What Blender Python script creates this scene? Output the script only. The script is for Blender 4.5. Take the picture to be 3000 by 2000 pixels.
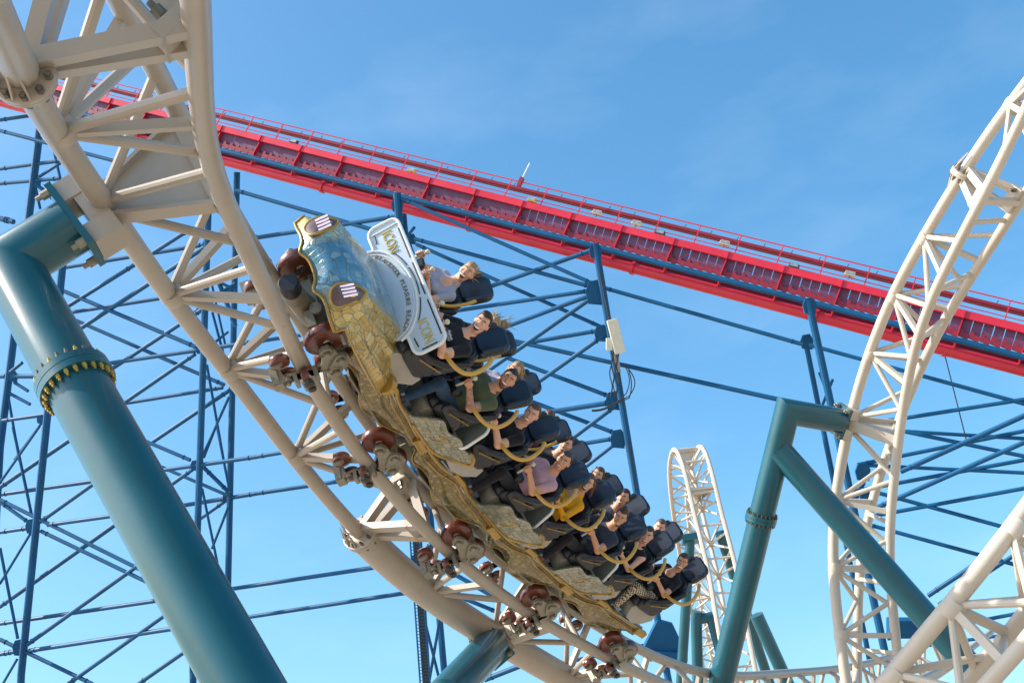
import bpy, math, random
import numpy as np
from mathutils import Matrix, Vector
random.seed(7); rng = np.random.default_rng(7)
R = math.radians
for o in list(bpy.data.objects): bpy.data.objects.remove(o)
sc = bpy.context.scene
COL = sc.collection

# ------------------------------------------------------------------ camera
PITCH, ROLL, F = R(26.5), R(8.57), 3600.0          # F: focal length in photo pixels (3000 wide)
CAMPOS = np.array([0.0, 0.0, 1.7])
fw = np.array([0, math.cos(PITCH), math.sin(PITCH)]); up0 = np.array([0, -math.sin(PITCH), math.cos(PITCH)]); rt0 = np.array([1.0, 0, 0])
XC = math.cos(ROLL)*rt0 - math.sin(ROLL)*up0
YC = math.sin(ROLL)*rt0 + math.cos(ROLL)*up0
C2W = np.stack([XC, YC, -fw], 1)
cd = bpy.data.cameras.new('camera'); cd.sensor_width = 36; cd.lens = F/3000*36; cd.clip_start = 0.1; cd.clip_end = 6000
cam = bpy.data.objects.new('camera', cd); COL.objects.link(cam); sc.camera = cam
mw = Matrix.Identity(4)
for i in range(3):
    for j in range(3): mw[i][j] = C2W[i, j]
    mw[i][3] = CAMPOS[i]
cam.matrix_world = mw

# ------------------------------------------------------------------ sky, sun, exposure
SUN_AZ, SUN_EL = R(-98), R(40)                      # azimuth from the viewing direction, negative = to the left
w = bpy.data.worlds.new('World'); sc.world = w; w.use_nodes = True
nt = w.node_tree; nt.nodes.clear()
sky = nt.nodes.new('ShaderNodeTexSky'); sky.sky_type = 'NISHITA'; sky.sun_disc = False
sky.sun_elevation = SUN_EL; sky.sun_rotation = SUN_AZ; sky.air_density = 1.0; sky.dust_density = 1.9; sky.ozone_density = 3.0
hs = nt.nodes.new('ShaderNodeHueSaturation'); hs.inputs['Saturation'].default_value = 1.24; hs.inputs['Hue'].default_value = .486
bg = nt.nodes.new('ShaderNodeBackground'); bg.inputs['Strength'].default_value = 0.15
out = nt.nodes.new('ShaderNodeOutputWorld')
tc = nt.nodes.new('ShaderNodeTexCoord'); mp = nt.nodes.new('ShaderNodeMapping'); mp.inputs['Scale'].default_value = (2.2, 2.2, 6.0)
nz = nt.nodes.new('ShaderNodeTexNoise'); nz.inputs['Scale'].default_value = 2.3; nz.inputs['Detail'].default_value = 7; nz.inputs['Roughness'].default_value = 0.55
rp = nt.nodes.new('ShaderNodeValToRGB'); rp.color_ramp.elements[0].position = 0.50; rp.color_ramp.elements[1].position = 0.85
mul = nt.nodes.new('ShaderNodeMath'); mul.operation = 'MULTIPLY'; mul.inputs[1].default_value = 0.07
mx = nt.nodes.new('ShaderNodeMix'); mx.data_type = 'RGBA'; mx.inputs[7].default_value = (6.0, 6.6, 7.0, 1)
L_ = nt.links.new
L_(tc.outputs['Generated'], mp.inputs['Vector']); L_(mp.outputs['Vector'], nz.inputs['Vector']); L_(nz.outputs['Fac'], rp.inputs['Fac'])
L_(rp.outputs['Color'], mul.inputs[0]); L_(mul.outputs[0], mx.inputs[0])
L_(sky.outputs['Color'], hs.inputs['Color']); L_(hs.outputs['Color'], mx.inputs[6]); L_(mx.outputs[2], bg.inputs['Color']); L_(bg.outputs['Background'], out.inputs['Surface'])
sd = bpy.data.lights.new('sun', 'SUN'); sd.energy = 3.9; sd.angle = R(0.5); sd.color = (1.0, 0.93, 0.82)
sun = bpy.data.objects.new('sun', sd); COL.objects.link(sun)
sdir = Vector((math.cos(SUN_EL)*math.sin(SUN_AZ), math.cos(SUN_EL)*math.cos(SUN_AZ), math.sin(SUN_EL)))
sun.rotation_euler = (-sdir).to_track_quat('-Z', 'Y').to_euler(); sun.location = (-30, 0, 60)
sc.view_settings.view_transform = 'Standard'; sc.view_settings.look = 'None'; sc.view_settings.gamma = 1; sc.view_settings.exposure = 0.92
sc.view_settings.use_curve_mapping = False

# ------------------------------------------------------------------ helpers
def A(*v): return np.array(v, float)
def unit(v): v = np.asarray(v, float); return v/(np.linalg.norm(v)+1e-12)
def c2w(p): return CAMPOS + C2W @ np.asarray(p, float)
def c2d(v): return C2W @ np.asarray(v, float)
def at(px, py, d): return c2w(((px-1500)/F*d, (1000-py)/F*d, -d))
def perp(d):
    d = unit(d); a = A(0, 0, 1) if abs(d[2]) < 0.9 else A(1, 0, 0)
    u = unit(np.cross(a, d)); return u, np.cross(d, u)

class MB:
    def __init__(s): s.v = []; s.f = []; s.m = []; s.n = 0; s.mi = 0
    def add(s, V, Fc, mi=None):
        V = np.asarray(V, float); s.v.append(V); k = s.n
        for f in Fc: s.f.append(tuple(int(i)+k for i in f)); s.m.append(s.mi if mi is None else mi)
        s.n += len(V); return s
    def tube(s, pts, r, seg=12, cap=True, closed=False, squash=None, mi=None):
        P = [np.asarray(p, float) for p in pts]; n = len(P); rr = [r]*n if np.isscalar(r) else list(r)
        d = [unit(P[i+1]-P[i]) for i in range(n-1)]
        if closed: d.append(unit(P[0]-P[-1]))
        u, v = perp(d[0])
        if squash is not None: u = unit(np.asarray(squash[0])-d[0]*np.dot(squash[0], d[0])); v = np.cross(d[0], u)
        a = np.arange(seg)*2*math.pi/seg
        ring = np.cos(a)[:, None]*u+np.sin(a)[:, None]*v
        if squash is not None: ring = np.cos(a)[:, None]*u+np.sin(a)[:, None]*v*squash[1]
        rings = []
        if closed:
            nb = unit(d[-1]+d[0]); ring = ring-np.outer((ring@nb)/max(d[0]@nb, .2), d[0])
        rings.append(P[0]+ring*rr[0])
        for i in range(1, n):
            dd = d[i-1]; nxt = d[i] if (i < n-1 or closed) else dd
            nb = unit(dd+nxt); ring = ring-np.outer((ring@nb)/max(dd@nb, .2), dd)
            rings.append(P[i]+ring*rr[i])
        V = np.concatenate(rings); Fc = []
        m = n if closed else n-1
        for i in range(m):
            j = (i+1) % n
            for k in range(seg):
                k2 = (k+1) % seg; Fc.append((i*seg+k, i*seg+k2, j*seg+k2, j*seg+k))
        if cap and not closed:
            Fc.append(tuple(range(seg))[::-1]); Fc.append(tuple((n-1)*seg+k for k in range(seg)))
        return s.add(V, Fc, mi)
    def box(s, c, hx, hy, hz, ax=None, mi=None, taper=None):
        ax = np.eye(3) if ax is None else np.asarray(ax, float)   # rows = axes
        V = []
        for z in (-1, 1):
            t = 1 if (taper is None or z < 0) else taper
            for x, y in ((-1, -1), (1, -1), (1, 1), (-1, 1)): V.append(np.asarray(c, float)+ax[0]*x*hx*t+ax[1]*y*hy*t+ax[2]*z*hz)
        return s.add(V, [(3, 2, 1, 0), (4, 5, 6, 7), (0, 1, 5, 4), (1, 2, 6, 5), (2, 3, 7, 6), (3, 0, 4, 7)], mi)
    def beam(s, p, q, wd, ht, up, mi=None):
        p, q = np.asarray(p, float), np.asarray(q, float); d = unit(q-p); u = np.asarray(up, float); u = unit(u-d*(u@d)); sd_ = np.cross(d, u)
        return s.box((p+q)/2, wd/2, ht/2, np.linalg.norm(q-p)/2, [sd_, u, d], mi)
    def rbox(s, c, hx, hy, hz, ax=None, r=.03, k=3, mi=None):      # rounded in x/z plane, thickness along y with soft edges
        ax = np.eye(3) if ax is None else np.asarray(ax, float); pts = []
        for cx, cz, a0 in ((hx-r, hz-r, 0), (-hx+r, hz-r, 90), (-hx+r, -hz+r, 180), (hx-r, -hz+r, 270)):
            for i in range(k+1):
                a = R(a0+90*i/k); pts.append((cx+r*math.cos(a), cz+r*math.sin(a)))
        pts = np.array(pts); n = len(pts); b = min(r*.5, hy*.6); V = []
        for y, sh in ((-hy, b), (-hy+b, 0), (hy-b, 0), (hy, b)):
            sx, sz = (hx-sh)/hx, (hz-sh)/hz
            for p in pts: V.append(np.asarray(c, float)+ax[0]*p[0]*sx+ax[1]*y+ax[2]*p[1]*sz)
        Fc = [tuple(range(n)), tuple(3*n+i for i in range(n))[::-1]]
        for j in range(3):
            for i in range(n): i2 = (i+1) % n; Fc.append((j*n+i, (j+1)*n+i, (j+1)*n+i2, j*n+i2))
        return s.add(V, Fc, mi)
    def prism(s, poly, o, ex, ey, th, mi=None):                       # poly 2D, extruded +-th/2 along ex x ey
        o, ex, ey = (np.asarray(t, float) for t in (o, ex, ey)); nrm = unit(np.cross(ex, ey)); n = len(poly)
        V = [o+ex*a+ey*b+nrm*z for z in (-th/2, th/2) for a, b in poly]
        Fc = [tuple(range(n))[::-1], tuple(range(n, 2*n))]+[(i, (i+1) % n, n+(i+1) % n, n+i) for i in range(n)]
        return s.add(V, Fc, mi)
    def lathe(s, prof, o, axis, seg=16, mi=None):                     # prof [(r, h)]
        u, v = perp(axis); ax = unit(axis); a = np.arange(seg)*2*math.pi/seg; V = []; n = len(prof)
        for r, h in prof: V += list(np.asarray(o, float)+ax*h+r*(np.cos(a)[:, None]*u+np.sin(a)[:, None]*v))
        Fc = [(i*seg+k, i*seg+(k+1) % seg, (i+1)*seg+(k+1) % seg, (i+1)*seg+k) for i in range(n-1) for k in range(seg)]
        Fc += [tuple(range(seg))[::-1], tuple((n-1)*seg+k for k in range(seg))]
        return s.add(V, Fc, mi)
    def grid(s, G, flip=False, mi=None):                              # G (n,m,3)
        G = np.asarray(G, float); n, m = G.shape[:2]; Fc = []
        for i in range(n-1):
            for j in range(m-1):
                q = (i*m+j, i*m+j+1, (i+1)*m+j+1, (i+1)*m+j); Fc.append(q[::-1] if flip else q)
        return s.add(G.reshape(-1, 3), Fc, mi)
    def shell(s, G, N, th, mi=None):                                  # grid with thickness th against direction N (per vertex or one)
        G = np.asarray(G, float); B = G-np.asarray(N, float)*th; n, m = G.shape[:2]; k = n*m; Fc = []
        for i in range(n-1):
            for j in range(m-1):
                q = (i*m+j, i*m+j+1, (i+1)*m+j+1, (i+1)*m+j); Fc.append(q); Fc.append(tuple(t+k for t in q[::-1]))
        bd = [j for j in range(m)]+[i*m+m-1 for i in range(1, n)]+[(n-1)*m+j for j in range(m-2, -1, -1)]+[i*m for i in range(n-2, 0, -1)]
        for a, b in zip(bd, bd[1:]+bd[:1]): Fc.append((b, a, a+k, b+k))
        return s.add(np.concatenate([G.reshape(-1, 3), B.reshape(-1, 3)]), Fc, mi)
    def mesh(s, name, mats, org=None, smooth=35):
        V = np.concatenate(s.v) if s.v else np.zeros((0, 3))
        if org is not None: V = V-np.asarray(org)
        me = bpy.data.meshes.new(name); me.from_pydata(V.tolist(), [], s.f)
        for m in (mats if isinstance(mats, (list, tuple)) else [mats]): me.materials.append(m)
        if any(s.m): me.polygons.foreach_set('material_index', s.m)
        me.polygons.foreach_set('use_smooth', [smooth is not None]*len(me.polygons))
        me.update()
        if smooth is not None: me.set_sharp_from_angle(angle=R(smooth))
        return me
    def build(s, name, mats, parent=None, smooth=35):
        org = parent.get('_org') if parent is not None else None
        me = s.mesh(name, mats, None if org is None else np.array(org), smooth)
        return link(name, me, parent)

def link(name, data, parent=None, M=None):
    o = bpy.data.objects.new(name, data); COL.objects.link(o)
    if parent is not None:
        o.parent = parent
        if parent.get('_org') is not None: o['_org'] = parent['_org']
    if M is not None: o.matrix_basis = M
    return o
def root(name, loc, label, cat, group=None):                           # children given in world coordinates
    o = bpy.data.objects.new(name, None); COL.objects.link(o); o.location = loc; o.empty_display_size = .3
    o['_org'] = [float(t) for t in loc]; tag(o, label, cat, group); return o
def froot(name, M4, label, cat, group=None):                           # children given in local coordinates
    o = bpy.data.objects.new(name, None); COL.objects.link(o); o.matrix_world = M4; o.empty_display_size = .3; tag(o, label, cat, group); return o
def tag(o, label=None, cat=None, group=None, kind=None):
    if label: o['label'] = label
    if cat: o['category'] = cat
    if group: o['group'] = group
    if kind: o['kind'] = kind
    return o
def tub(name, pts, r, m, parent, seg=12, **k): return MB().tube(pts, r, seg, **k).build(name, m, parent)

# ------------------------------------------------------------------ materials
def mat(name, col, rough=.5, metal=0., var=.12, scale=4., bump=0., coat=0., dirt=None, spec=.5, bscale=60., coord='Object', sheen=0.):
    m = bpy.data.materials.new(name); m.use_nodes = True; t = m.node_tree; b = t.nodes['Principled BSDF']
    b.inputs['Roughness'].default_value = rough; b.inputs['Metallic'].default_value = metal; b.inputs['Coat Weight'].default_value = coat; b.inputs['Coat Roughness'].default_value = .12
    b.inputs['Specular IOR Level'].default_value = spec; b.inputs['Sheen Weight'].default_value = sheen
    c = t.nodes.new('ShaderNodeTexCoord'); n = t.nodes.new('ShaderNodeTexNoise'); n.inputs['Scale'].default_value = scale; n.inputs['Detail'].default_value = 6; n.inputs['Roughness'].default_value = .6
    t.links.new(c.outputs[coord], n.inputs['Vector'])
    r = t.nodes.new('ShaderNodeValToRGB'); r.color_ramp.elements[0].position = .3; r.color_ramp.elements[1].position = .72
    dk = tuple(x*(1-var) for x in col); lt = tuple(min(1, x*(1+var*.7)) for x in col)
    r.color_ramp.elements[0].color = (*dk, 1); r.color_ramp.elements[1].color = (*lt, 1)
    t.links.new(n.outputs['Fac'], r.inputs['Fac']); src = r.outputs['Color']
    if dirt:                                                           # rust / grime specks with a shape of their own
        n2 = t.nodes.new('ShaderNodeTexNoise'); n2.inputs['Scale'].default_value = dirt[1]; n2.inputs['Detail'].default_value = 8; n2.inputs['Roughness'].default_value = .7
        t.links.new(c.outputs[coord], n2.inputs['Vector'])
        r2 = t.nodes.new('ShaderNodeValToRGB'); r2.color_ramp.elements[0].position = dirt[2]; r2.color_ramp.elements[1].position = dirt[2]+.12
        t.links.new(n2.outputs['Fac'], r2.inputs['Fac'])
        x = t.nodes.new('ShaderNodeMix'); x.data_type = 'RGBA'; x.inputs[7].default_value = (*dirt[0], 1)
        t.links.new(r2.outputs['Color'], x.inputs[0]); t.links.new(src, x.inputs[6]); src = x.outputs[2]
    t.links.new(src, b.inputs['Base Color'])
    rr = t.nodes.new('ShaderNodeMapRange'); rr.inputs['To Min'].default_value = max(.02, rough-.08); rr.inputs['To Max'].default_value = min(1, rough+.1)
    t.links.new(n.outputs['Fac'], rr.inputs['Value']); t.links.new(rr.outputs['Result'], b.inputs['Roughness'])
    if bump:
        n3 = t.nodes.new('ShaderNodeTexNoise'); n3.inputs['Scale'].default_value = bscale; n3.inputs['Detail'].default_value = 3
        t.links.new(c.outputs[coord], n3.inputs['Vector'])
        bp = t.nodes.new('ShaderNodeBump'); bp.inputs['Strength'].default_value = bump; bp.inputs['Distance'].default_value = .02
        t.links.new(n3.outputs['Fac'], bp.inputs['Height']); t.links.new(bp.outputs['Normal'], b.inputs['Normal'])
    return m
def scale_mat(name, ramp, joint, rough, metal, scale, axis=None, span=(0, 1), side=None):
    """printed mosaic of scales: cells of a stretched Voronoi with darker joints; ramp = colours of single tiles"""
    m = bpy.data.materials.new(name); m.use_nodes = True; t = m.node_tree; b = t.nodes['Principled BSDF']
    c = t.nodes.new('ShaderNodeTexCoord'); mpn = t.nodes.new('ShaderNodeMapping'); mpn.inputs['Scale'].default_value = scale
    t.links.new(c.outputs['Object'], mpn.inputs['Vector'])
    v = t.nodes.new('ShaderNodeTexVoronoi'); v.inputs['Scale'].default_value = 1; v.inputs['Randomness'].default_value = .36
    e = t.nodes.new('ShaderNodeTexVoronoi'); e.feature = 'DISTANCE_TO_EDGE'; e.inputs['Scale'].default_value = 1; e.inputs['Randomness'].default_value = .36
    t.links.new(mpn.outputs['Vector'], v.inputs['Vector']); t.links.new(mpn.outputs['Vector'], e.inputs['Vector'])
    sp = t.nodes.new('ShaderNodeSeparateColor'); t.links.new(v.outputs['Color'], sp.inputs['Color'])
    r = t.nodes.new('ShaderNodeValToRGB'); cr = r.color_ramp
    while len(cr.elements) < len(ramp): cr.elements.new(.5)
    for i, q in enumerate(ramp): cr.elements[i].position = i/(len(ramp)-1); cr.elements[i].color = (*q, 1)
    t.links.new(sp.outputs['Red'], r.inputs['Fac']); src = r.outputs['Color']
    if side:                                                           # second set of tile colours blends in across the shell's width (object space)
        r_b = t.nodes.new('ShaderNodeValToRGB'); cb = r_b.color_ramp
        while len(cb.elements) < len(side): cb.elements.new(.5)
        for i, q in enumerate(side): cb.elements[i].position = i/(len(side)-1); cb.elements[i].color = (*q, 1)
        t.links.new(sp.outputs['Green'], r_b.inputs['Fac'])
        sx = t.nodes.new('ShaderNodeSeparateXYZ'); t.links.new(c.outputs['Object'], sx.inputs['Vector'])
        ab = t.nodes.new('ShaderNodeMath'); ab.operation = 'ABSOLUTE'; t.links.new(sx.outputs['X'], ab.inputs[0])
        jt = t.nodes.new('ShaderNodeMath'); jt.operation = 'MULTIPLY_ADD'; jt.inputs[1].default_value = .22; t.links.new(sp.outputs['Blue'], jt.inputs[0]); t.links.new(ab.outputs[0], jt.inputs[2])
        mr = t.nodes.new('ShaderNodeMapRange'); mr.inputs['From Min'].default_value = span[0]; mr.inputs['From Max'].default_value = span[1]; t.links.new(jt.outputs[0], mr.inputs['Value'])
        x0 = t.nodes.new('ShaderNodeMix'); x0.data_type = 'RGBA'; t.links.new(mr.outputs['Result'], x0.inputs[0]); t.links.new(src, x0.inputs[6]); t.links.new(r_b.outputs['Color'], x0.inputs[7]); src = x0.outputs[2]
    k = t.nodes.new('ShaderNodeMapRange'); k.inputs['From Min'].default_value = .01; k.inputs['From Max'].default_value = .05; t.links.new(e.outputs['Distance'], k.inputs['Value'])
    x = t.nodes.new('ShaderNodeMix'); x.data_type = 'RGBA'; x.inputs[6].default_value = (*joint, 1); t.links.new(k.outputs['Result'], x.inputs[0]); t.links.new(src, x.inputs[7])
    t.links.new(x.outputs[2], b.inputs['Base Color']); b.inputs['Roughness'].default_value = rough; b.inputs['Metallic'].default_value = metal
    b.inputs['Coat Weight'].default_value = .6; b.inputs['Coat Roughness'].default_value = .1
    bp = t.nodes.new('ShaderNodeBump'); bp.inputs['Strength'].default_value = .35; bp.inputs['Distance'].default_value = .012
    t.links.new(k.outputs['Result'], bp.inputs['Height']); t.links.new(bp.outputs['Normal'], b.inputs['Normal'])
    return m
def emit(name, col, st):
    m = mat(name, col, .4); b = m.node_tree.nodes['Principled BSDF']; b.inputs['Emission Color'].default_value = (*col, 1); b.inputs['Emission Strength'].default_value = st; return m

CREAM = mat('shaded_cream_paint', (.37, .318, .258), .38, var=.10, scale=1.6, bump=.05, coat=.15, dirt=((.25, .19, .13), 5., .64))  # near track's cream, darkened so the colour carries its shade
CREAM2 = mat('lit_cream_paint', (.56, .49, .40), .4, var=.08, scale=1.2, dirt=((.36, .30, .22), 6., .72))  # same cream for the brighter tracks, without the shade in its colour
TEAL = mat('teal_paint', (.002, .085, .112), .36, var=.16, scale=1.1, bump=.03, coat=.4, spec=.4, dirt=((.015, .045, .055), 5., .70))
BLUE = mat('blue_paint', (.002, .080, .195), .5, var=.25, scale=.7, spec=.25, dirt=((.05, .045, .05), 2.2, .66))
RED = mat('red_paint', (.60, .016, .035), .38, var=.14, scale=.5, coat=.2, dirt=((.30, .02, .03), 1.6, .68))
MAROON = mat('maroon_paint', (.26, .010, .026), .45, var=.18, scale=.5)
PURPLE = mat('purple_panel', (.135, .04, .115), .5, var=.2, scale=.8)
STEEL = mat('wheel_carrier_steel', (.27, .245, .19), .42, metal=.35, var=.22, scale=7, dirt=((.06, .045, .03), 14., .60))
DARK = mat('dark_grease', (.035, .032, .028), .5, var=.4, scale=9)
BOLT = mat('bolt_steel', (.16, .14, .11), .4, metal=.7, var=.3, scale=20)
YBOLT = mat('yellow_marked_bolt', (.48, .34, .07), .4, metal=.3, var=.3, scale=20)
TYRE = mat('brown_polyurethane', (.12, .028, .016), .28, var=.2, scale=8, coat=.4)
HUB = mat('wheel_hub_metal', (.62, .60, .55), .22, metal=.95, var=.15, scale=9)
GOLD = mat('gold_trim', (.38, .235, .05), .24, metal=.45, var=.16, scale=6, coat=.3)
GTUBE = mat('gold_tube', (.56, .31, .04), .34, metal=0., var=.14, scale=6, coat=.3)
WHITE = mat('white_frame_paint', (.74, .76, .76), .3, var=.06, scale=5, coat=.2)
PLATE = mat('silver_plate', (.52, .58, .62), .42, metal=.35, var=.07, scale=3)
GLASS = mat('grey_green_panel', (.19, .23, .22), .22, var=.15, scale=3, coat=.4)
FLOORM = mat('blue_grey_floor', (.22, .28, .34), .36, metal=.5, var=.3, scale=6, bump=.25, bscale=45.)
SEATB = mat('black_seat_foam', (.010, .012, .018), .42, var=.3, scale=6, bump=.08, coat=.1)
SEATN = mat('navy_headrest', (.006, .011, .022), .35, var=.25, scale=5, coat=.15)
BASEG = mat('grey_seat_base', (.36, .34, .30), .45, var=.12, scale=5, dirt=((.12, .11, .09), 12., .66))
UNDER = mat('olive_underside', (.20, .19, .13), .5, var=.25, scale=4, dirt=((.06, .05, .04), 10., .6))
SCALES = scale_mat('golden_scales', [(.13, .092, .026), (.20, .145, .045), (.16, .115, .034), (.28, .21, .075)], (.08, .055, .02), .2, .5, (17, 17, 17))
SCALEG = scale_mat('grey_green_scales', [(.14, .14, .085), (.25, .25, .17), (.18, .18, .11), (.33, .32, .22)], (.08, .08, .05), .25, .35, (15, 13, 13))
NOSE = scale_mat('nose_scales', [(.07, .21, .30), (.11, .27, .36), (.09, .24, .33), (.30, .40, .41)], (.10, .15, .15), .24, .3, (14, 11, 9), span=(.36, .60),
                 side=[(.38, .26, .055), (.52, .38, .11), (.44, .30, .07), (.62, .50, .20)])
ANT = mat('antenna_casing', (.62, .60, .48), .5, var=.06)
GALV = mat('galvanised', (.34, .36, .36), .4, metal=.6, var=.2)

# ------------------------------------------------------------------ ground
g = MB(); g.add([(-1500, -800, 0), (1500, -800, 0), (1500, 2500, 0), (-1500, 2500, 0)], [(0, 1, 2, 3)])
GROUND = mat('park_paving', (.40, .33, .25), .8, var=.25, scale=.15)
go = g.build('ground', GROUND, None, None); go['kind'] = 'structure'

# ------------------------------------------------------------------ splines and track
class Spline:
    def __init__(s, K, V):
        s.K = K = np.asarray(K, float); s.V = V = np.asarray(V, float); n = len(K); h = np.diff(K); Am = np.zeros((n, n)); B = np.zeros((n, n)); Am[0, 0] = Am[-1, -1] = 1
        for i in range(1, n-1):
            Am[i, i-1] = h[i-1]; Am[i, i] = 2*(h[i-1]+h[i]); Am[i, i+1] = h[i]
            B[i, i-1] = 6/h[i-1]; B[i, i] = -6/h[i-1]-6/h[i]; B[i, i+1] = 6/h[i]
        s.D = np.linalg.solve(Am, B)@V
    def __call__(s, x):
        if x < s.K[0]: return s(s.K[0])+(x-s.K[0])*(s(s.K[0]+1e-3)-s(s.K[0]))*1e3
        if x > s.K[-1]: return s(s.K[-1])+(x-s.K[-1])*(s(s.K[-1])-s(s.K[-1]-1e-3))*1e3
        i = min(max(np.searchsorted(s.K, x)-1, 0), len(s.K)-2); h = s.K[i+1]-s.K[i]; a = (s.K[i+1]-x)/h; b = (x-s.K[i])/h
        return a*s.V[i]+b*s.V[i+1]+((a**3-a)*s.D[i]+(b**3-b)*s.D[i+1])*h*h/6
class Path:
    def __init__(s, K, M, U=None, L=None):
        s.M = Spline(K, M); s.U = Spline(K, U) if U is not None else None; s.L = Spline(K, L) if L is not None else None
    def fr(s, x):
        m = s.M(x); T = unit(s.M(x+.01)-s.M(x-.01))
        if s.U is not None: u = s.U(x)
        else: u = np.cross(T, s.L(x))
        u = unit(u-T*(u@T)); return m, T, u, np.cross(u, T)
    def p(s, x, l, u): m, T, U, L = s.fr(x); return m+L*l+U*u

def bolt(parent, p, ax, r=.022, h=.03, m=None, name='bolt'):
    b = MB(); b.lathe([(r, 0), (r, h), (r*.6, h), (r*.55, h*1.7)], p, ax, 6); return b.build(name, m or BOLT, parent)
def track(name, label, P, s0, s1, g, h, nodes, joints=(), flanges=(), rr=.09, rs=.1, rb=.045, spine_secs=None, m=None, grp=None, step=.3, seg=14, box=True, rail_cut=None):
    m = m or CREAM; mid = P.p((s0+s1)/2, 0, 0); base = A(mid[0], mid[1], 0)
    t = root(name, base, label, 'roller coaster', grp)
    ss = np.linspace(s0, s1, int((s1-s0)/step)+2)
    for sg in (1, -1): tub('rail', [P.p(s, sg*g/2, 0) for s in ss], rr, m, t, seg)
    for a, b, r in (spine_secs or [(s0, s1, rs)]):
        q = np.linspace(a, b, int((b-a)/step)+2); tub('spine', [P.p(s, 0, -h) for s in q], r, m, t, seg+4)
    def br(a, b, r, kind=0, up=None):
        if kind and box: MB().beam(a, b, r*1.7, r*2.1, up).build('brace', m, t, None)
        else: tub('brace', [a, b], r, m, t, 10)
    for s in nodes:
        S = P.p(s, 0, -h); U = P.fr(s)[2]
        for sg in (1, -1):
            br(S, P.p(s+.66, sg*g/2, 0), rb); br(S, P.p(s-.66, sg*g/2, 0), rb)
            br(S, P.p(s, sg*g/2, 0), rb, 1, P.fr(s)[1])
        br(P.p(s+.98, g/2, -.02), P.p(s+.98, -g/2, -.02), rb*1.0)
        MB().lathe([(rb*2.6, -.10), (rb*2.9, -.05), (rb*2.9, .05), (rb*2.6, .10)], S+U*.03, P.fr(s)[1], 14).build('node_collar', m, t)
    for s in joints:                                                   # gusseted cross frame that carries the support
        S = P.p(s, 0, -h); M_, T, U, L = P.fr(s)
        poly = [(-.14, .05), (.14, .05), (g/2-.05, h-.10), (-g/2+.05, h-.10)]
        MB().prism(poly, S, L, U, .03).build('gusset_plate', m, t, None)
        for sg in (1, -1): MB().beam(S+L*sg*.13, M_+L*sg*(g/2-.03)-U*.03, .035, .20, T).build('gusset_flange', m, t, None)
        MB().beam(M_+L*(g/2)-U*.04, M_-L*(g/2)-U*.04, .10, .12, U).build('cross_tie', m, t, None)
        for sg in (1, -1):
            br(S+T*sg*.1, P.p(s+sg*.75, g/2, 0), rb); br(S+T*sg*.1, P.p(s+sg*.75, -g/2, 0), rb)
    for s, r in flanges:                                               # bolted joint between track pieces
        S = P.p(s, 0, -h); M_, T, U, L = P.fr(s)
        fl = MB().lathe([(r*1.5, -.055), (r*1.72, -.045), (r*1.72, -.006), (r*1.65, 0), (r*1.72, .006), (r*1.72, .045), (r*1.5, .055)], S, T, 24).build('flange', m, t)
        fl['_org'] = t['_org']
        for k in range(10):
            a = 2*math.pi*k/10; pp = S+(L*math.cos(a)+U*math.sin(a))*r*1.42
            bolt(fl, pp+T*.05, T, .026, .05); bolt(fl, pp-T*.05, -T, .026, .05)
        for k in range(5):
            a = math.pi+(k-2)*.55+math.pi/2; dr = L*math.cos(a)+U*math.sin(a)
            for sg in (1, -1): MB().prism([(0, .05), (.30, .0), (0, r*.68)], S+dr*r*.95+T*sg*.05, T*sg, dr, .012).build('stiffener', m, t, None)
        for sg in (1, -1):
            for q in (.16, -.16):
                MB().beam(S+T*q*.6+U*.08, M_+L*sg*(g/2-.02)+T*q-U*.04, .10, .13, T).build('brace', m, t, None)
            MB().box(M_+L*sg*(g/2-.10)-U*.10, .05, .22, .11, [L, T, U]).build('rail_joint_block', m, t, None)
            bolt(t, M_+L*sg*(g/2-.16)+T*.17-U*.10, -L*sg, .04, .07)
        MB().beam(M_+L*(g/2), M_-L*(g/2), .12, .10, T).build('cross_tie', m, t, None)
    return t

TRK = [(-30.0, 13.476, -8.618, -36.479, .224, .965, .139), (-25.5, 10.930, -8.493, -32.771, .313, .938, .150), (-21.0, 8.306, -8.013, -29.149, .401, .907, .128),
       (-17.0, 5.973, -7.344, -25.970, .492, .855, .165), (-13.5, 3.938, -6.585, -23.231, .562, .817, .129), (-11.0, 2.391, -5.656, -21.499, .631, .770, .093),
       (-8.5, .876, -4.496, -19.888, .726, .673, .144), (-6.0, -.452, -3.259, -18.157, .803, .585, .115), (-3.5, -1.527, -1.850, -16.408, .885, .456, .091),
       (-1.0, -2.330, -.306, -14.596, .944, .330, .023), (1.5, -2.606, .831, -12.391, .904, .408, -.124), (4.0, -2.662, 1.760, -10.087, .859, .475, -.190),
       (6.5, -2.307, 2.177, -7.657, .701, .682, -.209)]
G, H = 1.006, .905
PM = Path([q[0] for q in TRK], [c2w(q[1:4]) for q in TRK], U=[c2d(q[4:7]) for q in TRK])
JA, FL1, JB, FT = 3.38, -4.09, -7.75, 6.75
nodes = [1.5, -.45, -2.35, -5.85, -9.6, -11.5, -13.4, -15.3, -17.2, -19.1, -21.0, -22.9, -24.8, -26.7, -28.6, 5.15, 8.4]
main = track('roller_coaster_track', 'cream triangular truss track curving up under the gold coaster train', PM, -31, 9.0, G, H, nodes, joints=[JA, JB], flanges=[(FL1, .15), (FT, .112)],
             spine_secs=[(-31, -11.5, .12), (-11.5, FL1-.04, .225), (FL1+.04, FT-.03, .098), (FT+.03, 9.0, .105)])

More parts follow.
